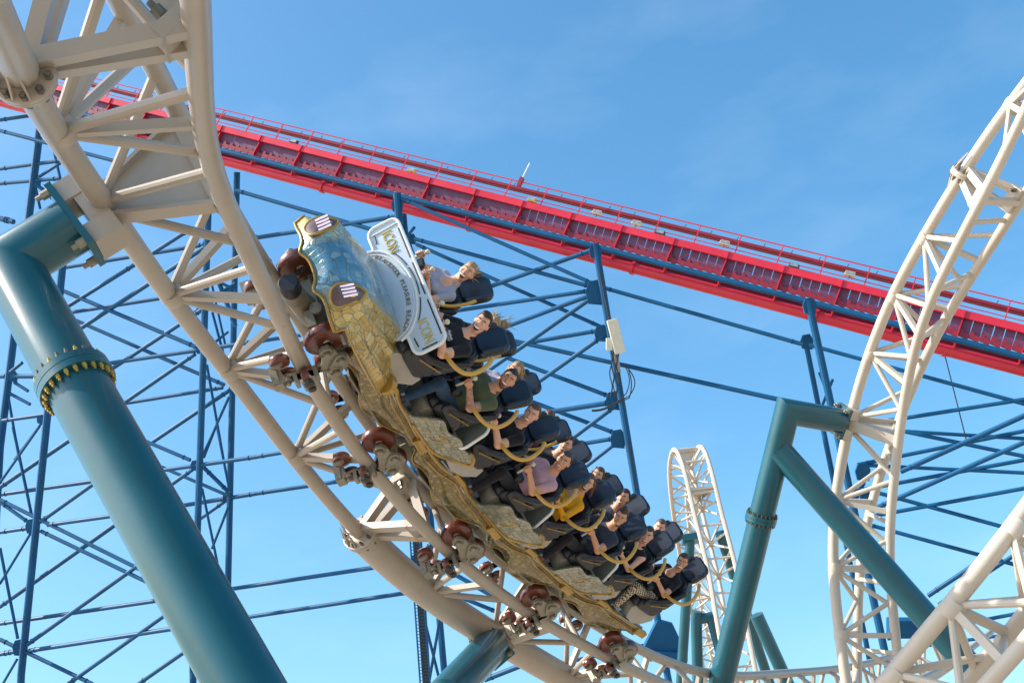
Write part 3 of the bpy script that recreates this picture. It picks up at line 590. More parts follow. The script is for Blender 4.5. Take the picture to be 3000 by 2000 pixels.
def carrier_mesh(s):
    b = MB()
    x = s*(.50+.125)
    b.prism([(.10, .20), (.20, .20), (.255, .24), (.255, .30), (.20, .335), (.08, .35), (-.02, .43), (-.14, .45), (-.26, .37), (-.275, .25), (-.22, .17), (-.10, .12), (-.04, .04), (-.01, -.10), (-.02, -.27), (-.06, -.30), (-.12, -.27), (-.12, -.10), (-.17, .03), (-.16, .12), (.0, .18)][::s], A(x, 0, 0), EY, EZ, .035, mi=0)
    b.prism([(.02, .30), (.0, .38), (-.10, .40), (-.22, .34), (-.20, .24), (-.10, .22)][::s], A(x+s*.03, 0, 0), EY, EZ, .03, mi=0)
    for y, z, r in ((.20, .265, .07), (-.20, .265, .075), (0, .36, .06), (-.05, -.19, .05), (-.06, -.02, .045)):
        b.lathe([(r, 0), (r, .035), (r*.85, .045), (r*.7, .03), (r*.5, .03), (r*.5, .075), (r*.35, .085)], A(x+s*.015, y, z), EX*s, 16, mi=0)
    b.box(A(s*.585, -.06, -.285), .10, .07, .025, mi=0)                   # yoke under the rail
    b.prism([(.46, -.33), (.70, -.33), (.70, -.24), (.64, -.20), (.44, -.24)] if s > 0 else [(-.46, -.33), (-.44, -.24), (-.64, -.20), (-.70, -.24), (-.70, -.33)], A(0, -.06, 0), EX, EZ, .12, mi=0)
    b.box(A(s*.80, -.06, -.01), .012, .09, .055, mi=0); b.box(A(s*.69, -.06, .09), .07, .05, .02, mi=0); b.box(A(s*.69, -.06, -.11), .07, .05, .02, mi=0)   # fork of the side wheel
    b.lathe([(.05, 0), (.05, .05), (.03, .06)], A(s*.79, .0, .0), EX*s, 10, mi=1); b.lathe([(.04, 0), (.04, .05), (.02, .06)], A(s*.79, -.12, .0), EX*s, 10, mi=1)
    b.prism([(.40, -.32), (.56, -.35), (.58, -.26), (.48, -.18), (.41, -.20)] if s > 0 else [(-.40, -.32), (-.41, -.20), (-.48, -.18), (-.58, -.26), (-.56, -.35)], A(0, .12, .06), EX, EZ, .05, mi=0)
    b.tube([A(x-s*.03, .0, .36), A(0, .0, .36)], .055, 12, mi=0)
    b.tube([A(x-s*.05, .20, .265), A(s*.40, .20, .265)], .035, 10, mi=1); b.tube([A(x-s*.05, -.20, .265), A(s*.40, -.20, .265)], .035, 10, mi=1)
    return b.mesh('wheel_carrier', [STEEL, DARK])
def bogie(car, y, s, lead=False, X=None):
    me = cached(('carrier', s), lambda: carrier_mesh(s))
    c = link('wheel_carrier', me, car, (X or Matrix.Identity(4)) @ Matrix.Translation((0, y, 0)) @ Matrix.Diagonal((1, 1.18, 1.14, 1)))
    def wl(me_, x, yy, z, ax=None):
        M = Matrix.Translation((x, yy, z))
        if ax == 'z': M = M @ Matrix.Rotation(math.pi/2, 4, 'Y')
        link('wheel', me_, c, M)
    wl(WH_LEAD if lead else WH_ROAD, s*.50, .20, .305 if lead else .272); wl(WH_ROAD, s*.50, -.20, .272)
    wl(WH_SIDE, s*(.50+.092+.116), -.06, -.01, 'z')
    wl(WH_UP, s*.50, .10, -.195); wl(WH_UP, s*.50, -.20, -.195)

def tile_panel(fy, flo, fhi, fx, n=26, m=7, th=.025, s=1):
    G = []
    for i in range(n):
        v = i/(n-1); y = fy(v); row = []
        for j in range(m):
            q = j/(m-1); z = flo(y)+(fhi(y)-flo(y))*q; row.append((s*fx(y, q), y, z))
        G.append(row)
    G = np.array(G); 
    if s < 0: G = G[::-1]
    return MB().shell(G, A(s, 0, 0), th)
def interp(xs, ys):
    return lambda t: float(np.interp(t, xs, ys))
def smooth_interp(xs, ys):
    sp_ = Spline(xs, np.array(ys)[:, None]); return lambda t: float(sp_(t)[0])
side_lo = smooth_interp([-1.12, -.95, -.75, -.55, -.3, -.05, .2, .45, .7, .95, 1.1], [.70, .66, .60, .50, .42, .36, .40, .50, .52, .50, .64])
side_hi = smooth_interp([-1.12, -.6, -.3, .0, .25, .5, 1.1], [.78, .78, .79, .80, .84, .78, .76])
def car_side(s):
    b = tile_panel(lambda v: 1.08-2.16*v, side_lo, side_hi, lambda y, q: .53+.05*q+.05*math.sin(q*math.pi)+.015*math.sin(y*5), 34, 8, .03, s)
    return b.mesh('side_panel', SCALES)
def trim(s):
    b = MB(); ys = np.linspace(1.08, -1.12, 34)
    b.tube([A(s*.60, y, side_hi(y)+.012) for y in ys], .030, 8)
    b.tube([A(s*.625, y, side_hi(y)-.075) for y in ys[3:-3]], .014, 6)
    b.tube([A(s*.535, y, side_lo(y)) for y in ys], .008, 6)
    b.rbox(A(s*.61, -.98, .76), .05, .14, .06, None, .02, 2); b.rbox(A(s*.61, .30, .845), .05, .13, .04, None, .02, 2)
    return b.mesh('gold_trim', GOLD)
wing_lo = smooth_interp([-1.45, -1.2, -.9, -.5, -.15], [1.06, .90, .84, .82, .82])
wing_hi = smooth_interp([-1.45, -1.3, -1.1, -.9, -.7, -.45, -.3, -.15], [1.24, 1.32, 1.26, 1.28, 1.19, 1.20, 1.08, .90])
def wing(s):
    b = tile_panel(lambda v: -.15-1.3*v, wing_lo, wing_hi, lambda y, q: 0.64+.16*q+.06*min(1, max(0, -y-.5)), 26, 8, .03, s)
    return b.mesh('rear_wing', SCALEG)
def wing_rim(s):
    b = MB(); f = lambda y, q: A(s*(0.64+.16*q+.06*min(1, max(0, -y-.5))), y, wing_lo(y)+(wing_hi(y)-wing_lo(y))*q)
    ys = np.linspace(-.5, -1.45, 20)
    b.tube([f(y, 0) for y in ys]+[f(-1.45, q) for q in (.3, .6, 1)]+[f(y, 1) for y in ys[::-1][1:6]], .022, 8)
    b.tube([f(-.78, .25), f(-.86, .25), f(-.9, .45), f(-.86, .62), f(-.76, .6)], .012, 6)
    return b.mesh('wing_rim', GOLD)
def floor_mesh():
    b = MB(); b.box(A(0, -.02, .785), .58, 1.06, .02)
    for s in (1, -1):
        b.tube([A(s*.56, y, .825) for y in (1.0, .4, -.4, -1.0)], .022, 8)
        b.box(A(s*.46, .93, .85), .11, .12, .055); b.box(A(s*.46, -.10, .85), .11, .14, .055)
        b.box(A(s*.575, .55, .815), .05, .22, .012); b.box(A(s*.575, -.42, .815), .05, .18, .012)
    return b.mesh('floor_tray', FLOORM, None, None)
def chassis_mesh():
    b = MB(); b.box(A(0, -.02, .54), .32, 1.05, .12); b.box(A(0, -.02, .68), .54, 1.02, .06); b.box(A(0, 0, .37), .12, 1.10, .05)
    for s in (1, -1): b.box(A(s*.46, .1, .44), .10, .55, .012)
    b.tube([A(0, -1.05, .36), A(0, -1.22, .36)], .07, 12)
    return b.mesh('chassis', UNDER, None, None)
def seat_meshes():
    d = {}
    b = MB(); b.prism([(-.30, -.10), (.22, -.10), (.30, -.22), (.20, -.40), (-.02, -.44), (-.22, -.36), (-.34, -.22)], A(0, 0, 0), EY, EZ, .46); d['base'] = b.mesh('seat', BASEG)
    b = MB(); b.rbox(A(0, .10, -.10), .26, .06, .27, [EX, EZ, -EY], .08, 4)
    for s in (1, -1): b.rbox(A(s*.265, .06, -.06), .26, .04, .09, [EY, EX, EZ], .09, 4)
    d['cushion'] = b.mesh('seat_cushion', SEATB)
    lean = R(12); bz = A(0, -math.sin(lean), math.cos(lean)); by = A(0, math.cos(lean), math.sin(lean))
    b = MB(); b.rbox(A(0, -.20, .0)+bz*.28, .22, .05, .36, [EX, by, bz], .10, 4)
    for s in (1, -1): b.rbox(A(s*.25, -.18, .0)+bz*.30, .07, .05, .26, [by, EX, bz], .07, 4)
    d['back'] = b.mesh('backrest', SEATB)
    b = MB(); b.rbox(A(0, -.20, .0)+bz*.83, .205, .05, .20, [EX, by, bz], .12, 5)
    for s in (1, -1): b.rbox(A(s*.175, -.165, .0)+bz*.81, .06, .03, .15, [unit(EX*s*.5+by*.85), unit(EX-by*.4*s), bz], .05, 3)
    d['head'] = b.mesh('headrest', SEATN)
    for s in (1, -1):
        b = MB()
        b.tube([A(s*.30, .26, .05), A(s*.325, .10, .12), A(s*.33, -.10, .25), A(s*.32, -.24, .50)], [.04, .048, .05, .04], 10)
        b.rbox(A(s*.31, .06, .03), .24, .03, .08, [EY, EX, EZ], .08, 3)
        d['arm', s] = b.mesh('armrest', SEATB)
    for s in (1, -1): d['strip', s] = MB().tube([A(s*.365, .20, .03), A(s*.375, -.14, .17)], .009, 6).mesh('armrest_strip', GOLD)
    for s in (1, -1):
        pts = []
        for t_ in np.linspace(0, 1, 15):
            a = math.pi*t_; pts.append(A(s*(.33+.25*math.sin(a)**.75+.07*t_), .13-.30*t_, .31+.48*t_-.07*math.sin(a)))
        d['loop', s] = MB().tube(pts, .027, 10).mesh('grab_loop', GTUBE)
        pts = [A(s*.31+(p[0]-s*.31)*.30, p[1], p[2]) for p in pts]; d['iloop', s] = MB().tube(pts, .022, 10).mesh('grab_loop', GTUBE)
    b = MB(); b.tube([A(0, .36, -.05), A(0, .40, .10), A(0, .33, .22)], .035, 10, mi=0)
    b.rbox(A(0, .27, .20), .20, .05, .07, [EX, unit(A(0, .6, .8)), unit(A(0, -.8, .6))], .05, 3, mi=0)
    for s in (1, -1):
        b.tube([A(s*.10, .33, .22), A(s*.14, .38, .30), A(s*.145, .39, .45)], .017, 8, mi=1); b.lathe([(.02, 0), (.032, .015), (.032, .04), (.015, .055)], A(s*.145, .39, .44), EZ, 12, mi=1)
    b.rbox(A(0, .40, .30), .075, .03, .10, [EX, EY, EZ], .04, 3, mi=0); d['bar'] = b.mesh('lap_bar', [SEATB, mat('cream_handle', (.62, .56, .40), .4)])
    return d
SM = seat_meshes()
def add_seats(car):
    for y in ROWY:
        for s in (1, -1):
            b = link('seat', SM['base'], car, Matrix.Translation((s*LAT, y, HIPZ)))
            for n_, k in (('seat_cushion', 'cushion'), ('backrest', 'back'), ('headrest', 'head'), ('armrest', ('arm', 1)), ('armrest', ('arm', -1)), ('armrest_strip', ('strip', 1)), ('armrest_strip', ('strip', -1)), ('lap_bar', 'bar')): link(n_, SM[k], b)
            if s > 0: link('grab_loop', SM['loop', s], b)
            if s < 0: link('grab_loop', SM['iloop', 1], b)
def text_mesh(body, size, ext=.004):
    c = bpy.data.curves.new('lettering', 'FONT'); c.body = body; c.size = size; c.extrude = ext; c.align_x = 'CENTER'; c.align_y = 'CENTER'; c.resolution_u = 3
    o = bpy.data.objects.new('tmp', c); COL.objects.link(o); bpy.context.view_layer.update()
    me = bpy.data.meshes.new_from_object(o.evaluated_get(bpy.context.evaluated_depsgraph_get())); bpy.data.objects.remove(o); bpy.data.curves.remove(c)
    return me
GLET = mat('gold_letters', (.60, .45, .10), .35, metal=.2); DLET = mat('dark_gold_letters', (.20, .15, .06), .4)
def letters(txt, size, m, name='lettering'):
    me = text_mesh(txt, size); me.name = name; me.materials.clear(); me.materials.append(m); return me

CARL = ['gold scaled lead car with the wide lettered front plate and headlights', 'second gold scaled car of the train, under the man in a pink shirt', 'third gold scaled car of the train, carrying the woman in mustard yellow', 'last gold scaled car of the train, at the tail with checked trousers aboard']
cars = []
for c in range(4):
    M_, T, U, L = PM.fr(SC(c))
    car = froot('coaster_car', m4(M_, L, T, U), CARL[c], 'train car', 'cars of the coaster train'); cars.append(car)
    for nm, key, fn in (('chassis', 'ch', chassis_mesh), ('floor_tray', 'fl', floor_mesh)): link(nm, cached(key, fn), car)
    for s in (1, -1):
        link('side_panel', cached(('sp', s), lambda: car_side(s)), car); link('gold_trim', cached(('tr', s), lambda: trim(s)), car)
        if c < 3: link('rear_wing', cached(('wg', s), lambda: wing(s)), car); link('wing_rim', cached(('wr', s), lambda: wing_rim(s)), car)
        bogie(car, -.98-.03*c, s)
    link('axle', cached('ax', lambda: MB().tube([A(-.62, 0, .34), A(.62, 0, .34)], .06, 14).mesh('axle', STEEL)), car, Matrix.Translation((0, -.98, 0)))
    add_seats(car)
    if c:                                                              # framed front screen of the following cars
        b = MB(); n_ = unit(A(0, .97, -.15)); zz = unit(A(0, .15, .97)); o = A(0, 1.04, 1.37)
        b.rbox(o, .86, .012, .22, [EX, n_, zz], .10, 4); fs = link('front_screen', b.mesh('front_screen', GLASS), car)
        pts = []
        for cx, cz, a0 in ((.76, .13, 0), (-.76, .13, 90), (-.76, -.13, 180), (.76, -.13, 270)):
            for i in range(5): a = R(a0+90*i/4); pts.append(o+EX*(cx+.10*math.cos(a))+zz*(cz+.10*math.sin(a))+n_*.01)
        b = MB(); b.tube(pts, .020, 8, closed=True); b.tube([o+EX*.50-zz*.21+n_*.02, o+EX*.46+zz*.2+n_*.02], .014, 6); b.tube([o-EX*.50-zz*.21+n_*.02, o-EX*.46+zz*.2+n_*.02], .014, 6)
        link('screen_frame', b.mesh('screen_frame', WHITE), fs)
        for s in (1, -1): link('screen_bracket', cached(('sb', s), lambda: MB().beam(A(s*.42, 1.16, 1.17), A(s*.42, 1.02, .80), .06, .04, EX).mesh('screen_bracket', BASEG, None, None)), fs)

# lead car: nose, headlights, front plate, buffer
car0 = cars[0]
NF = car0.matrix_world.inverted() @ m4(*[PM.fr(.55)[i] for i in (0, 3, 1, 2)]) @ Matrix.Translation((0, -1.92, 0))   # the nose follows the track ahead of the lead car
NN = NF
for s in (1, -1): bogie(car0, 1.42, s, True, NF)
link('axle', cached('ax', None), car0, NF @ Matrix.Translation((0, 1.42, 0)))
zc = smooth_interp([0, .12, .3, .55, .8, 1], [.50, .64, .83, 1.01, 1.12, 1.17]); yc = smooth_interp([0, .12, .3, .55, .8, 1], [2.28, 2.33, 2.22, 1.85, 1.42, 1.05])
def nose_pt(u, v, lift=0):
    au = abs(u); wd = float(np.interp(v, [0, .15, .5, 1], [.72, .76, .86, .90])); x = u*wd
    z = zc(v)-max(0, zc(v)-.60-.06*v)*(max(0, au-.48)/.52)**1.5
    y = yc(v)-(.30+.45*v)*max(0, au-.35)**1.5
    pod = math.exp(-((au-.62)/.16)**2)*math.exp(-((v-.26)/.22)**2); z += .085*pod; y += .07*pod
    ridge = math.exp(-(au/.24)**2)*math.exp(-((v-.35)/.4)**2); z += .045*ridge
    fl = (.035*math.cos((au-.75)*2*math.pi/.18)-.10*math.exp(-((au-.66)/.035)**2)-.10*math.exp(-((au-.84)/.035)**2))*float(np.interp(au, [.5, .6, 1], [0, 1, 1]))*float(np.interp(v, [.15, .4, .9, 1], [0, 1, 1, .5])); z += fl*.7; x += math.copysign(fl*.6, u) if au > .5 else 0
    z -= .05*math.exp(-((au-.34)/.10)**2)*float(np.interp(v, [0, .15, .7], [1, .8, .1]))
    return A(x, y, z+lift)
def shell_grid(NU, NV):
    return np.array([[nose_pt(-1+2*i/(NU-1), j/(NV-1)) for j in range(NV)] for i in range(NU)])
b = MB(); b.shell(shell_grid(130, 40), A(0, .5, .8), .03); nose = link('nose_shell', b.mesh('nose_shell', NOSE), car0, NN)
b = MB(); b.tube([nose_pt(u, 0)+A(0, .0, -.02) for u in np.linspace(-1, 1, 50)], .018, 8)
for s in (1, -1):
    b.tube([nose_pt(s, v)+A(0, 0, -.01) for v in np.linspace(0, 1, 20)], .016, 8)
    b.lathe([(.10, 0), (.125, .02), (.125, .06), (.09, .08)], nose_pt(s*.93, .97)+A(0, 0, -.02), A(0, -1, .5), 18)
link('nose_rim', b.mesh('nose_rim', GOLD), nose)
SLAT = emit('glowing_slat', (.80, .70, .84), .22); LDK = mat('headlight_pocket', (.12, .07, .07), .25, coat=.5)  # reflective slats; a faint glow stands in for the light they reflect
for s in (1, -1):                                                      # almond headlights with three bars
    def hp(a, k=1., lift=.02):
        u = s*(.60+.155*k*math.cos(a)*(1-.25*math.sin(a))); v = .17+.15*k*math.sin(a)-.03*math.cos(a); return nose_pt(u, v, lift)+A(0, .03, 0)
    b = MB(); b.tube([hp(a) for a in np.linspace(0, 2*math.pi, 28, endpoint=False)], .017, 8, closed=True); hl = link('headlight', b.mesh('headlight', GOLD), car0, NN)
    b = MB(); ring = [hp(a, .95, .008) for a in np.linspace(0, 2*math.pi, 28, endpoint=False)]; V = ring+[hp(0, 0, -.005)]; b.add(V, [(i, (i+1) % 28, 28) for i in range(28)]); link('pocket', b.mesh('pocket', LDK), hl)
    for k in (-.09, -.04, .01, .06):
        b = MB(); b.tube([nose_pt(s*.60, .10, .04)+A(s*k*.85, .035, 0), nose_pt(s*.60, .22, .03)+A(s*k*.85, .03, 0)], .0115, 8); link('lamp_slat', b.mesh('lamp_slat', SLAT), hl)
n_ = unit(A(0, .97, -.22)); zz = unit(A(0, .22, .97)); po = A(.02, 1.27, 1.38)
def plate_xy(x, z, f=0): return po+EX*x+zz*z+n_*f
def arc_pt(x): return -.34+.43*math.sqrt(max(0, 1-(x/.62)**2))
out_ = []
for cx, cz, a0 in ((.77, .10, 0), (-.77, .10, 90)):
    for i in range(5): a = R(a0+90*i/4); out_.append((cx+.10*math.cos(a), cz+.10*math.sin(a)))
low = [(-.87, -.10), (-.84, -.17), (-.77, -.19), (-.63, -.19), (-.58, -.36), (.58, -.36), (.63, -.19), (.77, -.19), (.84, -.17), (.87, -.10)]
b = MB(); b.prism(out_+low, po, EX, zz, .02); pl = link('front_plate', b.mesh('front_plate', PLATE, None, None), car0, NF)
b = MB(); lo_ = [(-x, -z) for x, z in out_]; rr_ = [(.60, -.20)]+lo_[5:]+out_+lo_[:5]+[(-.60, -.20)]; b.tube([plate_xy(x, z, .012) for x, z in rr_], .020, 8)
b.tube([plate_xy(x, arc_pt(x), .014) for x in np.linspace(-.615, .615, 40)], .016, 8); b.tube([plate_xy(x*.94, arc_pt(x)-.035, .014) for x in np.linspace(-.615, .615, 40)], .006, 6)
b.tube([plate_xy(-.79, .18, .014), plate_xy(-.78, -.17, .014)], .010, 6)
link('plate_frame', b.mesh('plate_frame', WHITE), pl)
for x0, x1, z0, z1 in ((-.72, -.30, .165, .165), (-.22, .22, .165, .165), (.30, .76, .165, .165), (.83, .83, .09, -.10), (-.78, -.66, -.13, -.14), (.66, .78, -.14, -.13)): link('plate_slot', MB().tube([plate_xy(x0, z0, .012), plate_xy(x1, z1, .012)], .009, 6).mesh('plate_slot', DARK), pl)
for a_, c_ in ((-.46, -.22), (-.18, .18), (.22, .46)): link('plate_slot', MB().tube([plate_xy(x*1.04, arc_pt(x)+.035, .012) for x in np.linspace(a_, c_, 9)], .008, 6).mesh('plate_slot', DARK), pl)
MI = letters('ICON', .17, GLET)
for x in (-.60, .64):
    M = m4(plate_xy(x, .01, .016), EX, zz, n_); link('lettering', MI, pl, M @ Matrix.Diagonal((.72, 1.05, 1, 1)))
word = 'BLACKPOOL PLEASURE BEACH'; N_ = len(word)
for i, ch in enumerate(word):
    if ch == ' ': continue
    x = -.50+1.0*i/(N_-1); z = arc_pt(x)-.115; sl = math.atan2(arc_pt(x+.01)-arc_pt(x-.01), .02)*.75
    M = m4(plate_xy(x, z, .014), EX*math.cos(sl)+zz*math.sin(sl), zz*math.cos(sl)-EX*math.sin(sl), n_)
    link('lettering', cached(('ch', ch), lambda: letters(ch, .075, DLET)), pl, M)
# under the nose: buffer, coupling arm, white plates
b = MB(); b.lathe([(.10, 0), (.115, .02), (.115, .17), (.10, .19)], A(-.02, 1.98, .20), EY, 26); bu = link('buffer', b.mesh('buffer', SEATB), car0, NF)
b = MB(); b.lathe([(.125, 0), (.125, .16)], A(-.02, 1.83, .20), EY, 22); b.tube([A(-.02, 1.85, .20), A(.02, 1.45, .27), A(.05, 1.2, .34)], [.12, .15, .13], 14); b.box(A(.0, 1.5, .30), .30, .12, .10)
b.box(A(.25, 1.62, .26), .10, .14, .05); b.lathe([(.07, 0), (.07, .05), (.03, .06)], A(.16, 1.72, .36), EY, 18); link('coupling_arm', b.mesh('coupling_arm', STEEL), car0, NF)
b = MB(); b.prism([(-.50, .40), (.50, .40), (.56, .50), (.44, .56), (-.44, .56), (-.56, .50)], A(0, 1.80, 0), EX, EZ, .03); b.box(A(0, 1.45, .46), .50, .36, .02); link('under_plate', b.mesh('under_plate', PLATE, None, None), car0, NF @ Matrix.Translation((0, -.1, .1)))
b = MB()
for x in (-.36, 0, .36): b.beam(A(x, 1.90, .42), A(x*1.1, 2.08, .52), .05, .03, EX)
b.tube([A(-.68, 1.82, .42), A(.68, 1.82, .42)], .02, 8); link('support_strut', b.mesh('support_strut', BASEG, None, None), car0, NF @ Matrix.Translation((0, -.1, .1)))
# ------------------------------------------------------------------ riders
def sdf_cone(P, a, b, ra, rb):
    ba = b-a; l2 = ba@ba; pa = P-a; t = np.clip((pa@ba)/l2, 0, 1); d = pa-t[..., None]*ba
    return np.sqrt((d*d).sum(-1))-(ra+(rb-ra)*t), t
def sdf_ell(P, c, r, Rm):
    q = (P-c)@Rm                                                       # into local axes (columns of Rm)
    k = np.sqrt(((q/r)**2).sum(-1)); return (k-1)*min(r), k
class Fig:
    def __init__(s): s.p = []
    def cone(s, a, b, ra, rb, m, k=.02, sp=None): s.p.append(('c', A(*a), A(*b), ra, rb, m, k, sp)); return s
    def ell(s, c, r, m, k=.02, Rm=None, sub=False): s.p.append(('s' if sub else 'e', A(*c), A(*r), np.eye(3) if Rm is None else Rm, None, m, k, None)); return s
    def ev(s, P, q):
        return sdf_cone(P, q[1], q[2], q[3], q[4]) if q[0] == 'c' else sdf_ell(P, q[1], q[2], q[3])
    def bb(s, q):
        if q[0] == 'c':
            r = max(q[3], q[4]); return np.minimum(q[1], q[2])-r, np.maximum(q[1], q[2])+r
        r = max(q[2]); return q[1]-r, q[1]+r
    def mesh(s, name, h, mats, cut=None, smooth=180):
        lo = np.min([s.bb(q)[0] for q in s.p], 0)-3*h; hi = np.max([s.bb(q)[1] for q in s.p], 0)+3*h
        n = np.ceil((hi-lo)/h).astype(int)+1; Fd = np.full(n, .05)
        for q in s.p:
            a, b = s.bb(q); pad = .045
            i0 = np.clip(((a-pad-lo)/h).astype(int), 0, n-1); i1 = np.clip(((b+pad-lo)/h).astype(int)+2, 1, n)
            g = np.stack(np.meshgrid(*[lo[j]+h*np.arange(i0[j], i1[j]) for j in range(3)], indexing='ij'), -1)
            d, _ = s.ev(g, q); sl = tuple(slice(i0[j], i1[j]) for j in range(3)); f = Fd[sl]; k = q[6]
            if q[0] == 's':
                Fd[sl] = np.maximum(f, -d)
            else:
                hh = np.clip(.5+.5*(f-d)/k, 0, 1); Fd[sl] = f*(1-hh)+d*hh-k*hh*(1-hh)
        if cut is not None:
            g = np.stack(np.meshgrid(*[lo[j]+h*np.arange(n[j]) for j in range(3)], indexing='ij'), -1); Fd = np.maximum(Fd, cut(g))
        V, Q = surface_nets(Fd, lo, h)
        b = MB(); me = bpy.data.meshes.new(name); me.from_pydata(V.tolist(), [], Q.tolist())
        for m in mats: me.materials.append(m)
        C = V[Q].mean(1); best = np.full(len(C), 9.); idx = np.zeros(len(C), int)
        for q in s.p:
            if q[0] == 's':
                d, kk = s.ev(C, q); w_ = np.abs(d) < h*.62
                mm = q[5](C) if callable(q[5]) else np.full(len(C), q[5]); idx = np.where(w_, mm, idx); best = np.where(w_, -9, best); continue
            d, t = s.ev(C, q); mm = np.full(len(C), q[5]) if q[7] is None else np.where(t < q[7][0], q[5], q[7][1])
            w_ = d < best; idx = np.where(w_, mm, idx); best = np.where(w_, d, best)
        if getattr(s, 'paint', None): idx = s.paint(C, idx)
        me.polygons.foreach_set('material_index', idx.astype(np.int32)); me.polygons.foreach_set('use_smooth', [True]*len(Q)); me.update()
        return me
def surface_nets(Fd, lo, h):
    ins = Fd < 0; n = Fd.shape
    c = np.zeros((n[0]-1, n[1]-1, n[2]-1), np.int8)
    for a in (0, 1):
        for b in (0, 1):
            for d in (0, 1): c += ins[a:n[0]-1+a, b:n[1]-1+b, d:n[2]-1+d]
    act = (c > 0) & (c < 8); I = np.argwhere(act); num = -np.ones(act.shape, int); num[act] = np.arange(len(I))
    acc = np.zeros((len(I), 3)); cnt = np.zeros(len(I)); cor = [(a, b, d) for a in (0, 1) for b in (0, 1) for d in (0, 1)]
    for i, p in enumerate(cor):
        for q in cor[i+1:]:
            if sum(abs(x-y) for x, y in zip(p, q)) != 1: continue
            f0 = Fd[I[:, 0]+p[0], I[:, 1]+p[1], I[:, 2]+p[2]]; f1 = Fd[I[:, 0]+q[0], I[:, 1]+q[1], I[:, 2]+q[2]]
            w_ = (f0 < 0) != (f1 < 0); t = np.where(w_, f0/(f0-f1+1e-12*(f0 == f1)), 0)
            acc += (np.array(p)+(np.array(q)-np.array(p))*t[:, None])*w_[:, None]; cnt += w_
    V = lo+h*(I+acc/np.maximum(cnt, 1)[:, None]); Q = []
    for ax in range(3):
        b, d = [(1, 2), (2, 0), (0, 1)][ax]
        s0 = [slice(None)]*3; s1 = [slice(None)]*3; s0[ax] = slice(0, -1); s1[ax] = slice(1, None)
        x = ins[tuple(s0)] != ins[tuple(s1)]; E = np.argwhere(x); E = E[(E[:, b] > 0) & (E[:, d] > 0) & (E[:, b] < n[b]-1) & (E[:, d] < n[d]-1)]
        def cell(ob, od): J = E.copy(); J[:, b] -= ob; J[:, d] -= od; return num[J[:, 0], J[:, 1], J[:, 2]]
        q = np.stack([cell(1, 1), cell(0, 1), cell(0, 0), cell(1, 0)], 1); fl = ~ins[E[:, 0], E[:, 1], E[:, 2]]
        q[fl] = q[fl][:, ::-1]; Q.append(q)
    Q = np.concatenate(Q); return V, Q[(Q >= 0).all(1)]

SKIN = mat('skin', (.58, .29, .17), .48, var=.08, scale=14); SKIN2 = mat('fair_skin', (.66, .36, .24), .48, var=.06, scale=14); TAT = mat('tattooed_skin', (.40, .22, .15), .5, var=.55, scale=28)
MOUTH = mat('open_mouth', (.10, .015, .015), .5); TEETH = mat('teeth', (.82, .80, .74), .35, var=.02); EYEW = mat('eye_white', (.75, .72, .68), .25, var=.02); IRIS = mat('iris', (.03, .025, .02), .2)
LIP = mat('lips', (.48, .16, .13), .4, var=.05); SOLE = mat('white_sole', (.72, .70, .64), .5); SHOEB = mat('black_shoe', (.012, .012, .014), .5); BOOT = mat('brown_boot', (.14, .055, .03), .45, var=.25)
def cloth(n, c, var=.12): return mat(n, c, .85, var=var, scale=18, bump=.35, bscale=24., spec=.2, sheen=.15)
C_BLK = cloth('black_cotton', (.012, .013, .018), .3); C_GREY = cloth('grey_lilac_tee', (.34, .34, .42)); C_OLIVE = cloth('olive_polo', (.085, .10, .045)); C_PINK = cloth('pink_check_shirt', (.52, .30, .33))
C_YEL = cloth('mustard_jumper', (.72, .33, .008)); C_SLATE = cloth('slate_tee', (.035, .042, .058)); C_JEAN = cloth('blue_jeans', (.02, .055, .11), .3); C_DARK = cloth('dark_trousers', (.014, .014, .018), .3); C_MAR = cloth('maroon_top', (.16, .03, .05))
def hair_m(n, c): return mat(n, c, .5, var=.45, scale=30, bump=.6, bscale=90.)
H_BR = hair_m('brown_hair', (.06, .03, .016)); H_DK = hair_m('dark_hair', (.022, .013, .010)); H_BL = hair_m('blonde_hair', (.38, .24, .10)); H_GI = hair_m('auburn_hair', (.13, .055, .022)); H_ST = hair_m('stubble', (.13, .07, .045))
def check_mat():
    m = cloth('checked_trousers', (.5, .47, .4)); t = m.node_tree; b = t.nodes['Principled BSDF']; ck = t.nodes.new('ShaderNodeTexChecker'); ck.inputs['Scale'].default_value = 36
    ck.inputs['Color1'].default_value = (.60, .52, .38, 1); ck.inputs['Color2'].default_value = (.05, .04, .035, 1); c = t.nodes.new('ShaderNodeTexCoord'); t.links.new(c.outputs['Object'], ck.inputs['Vector']); t.links.new(ck.outputs['Color'], b.inputs['Base Color']); return m
C_CHK = check_mat()

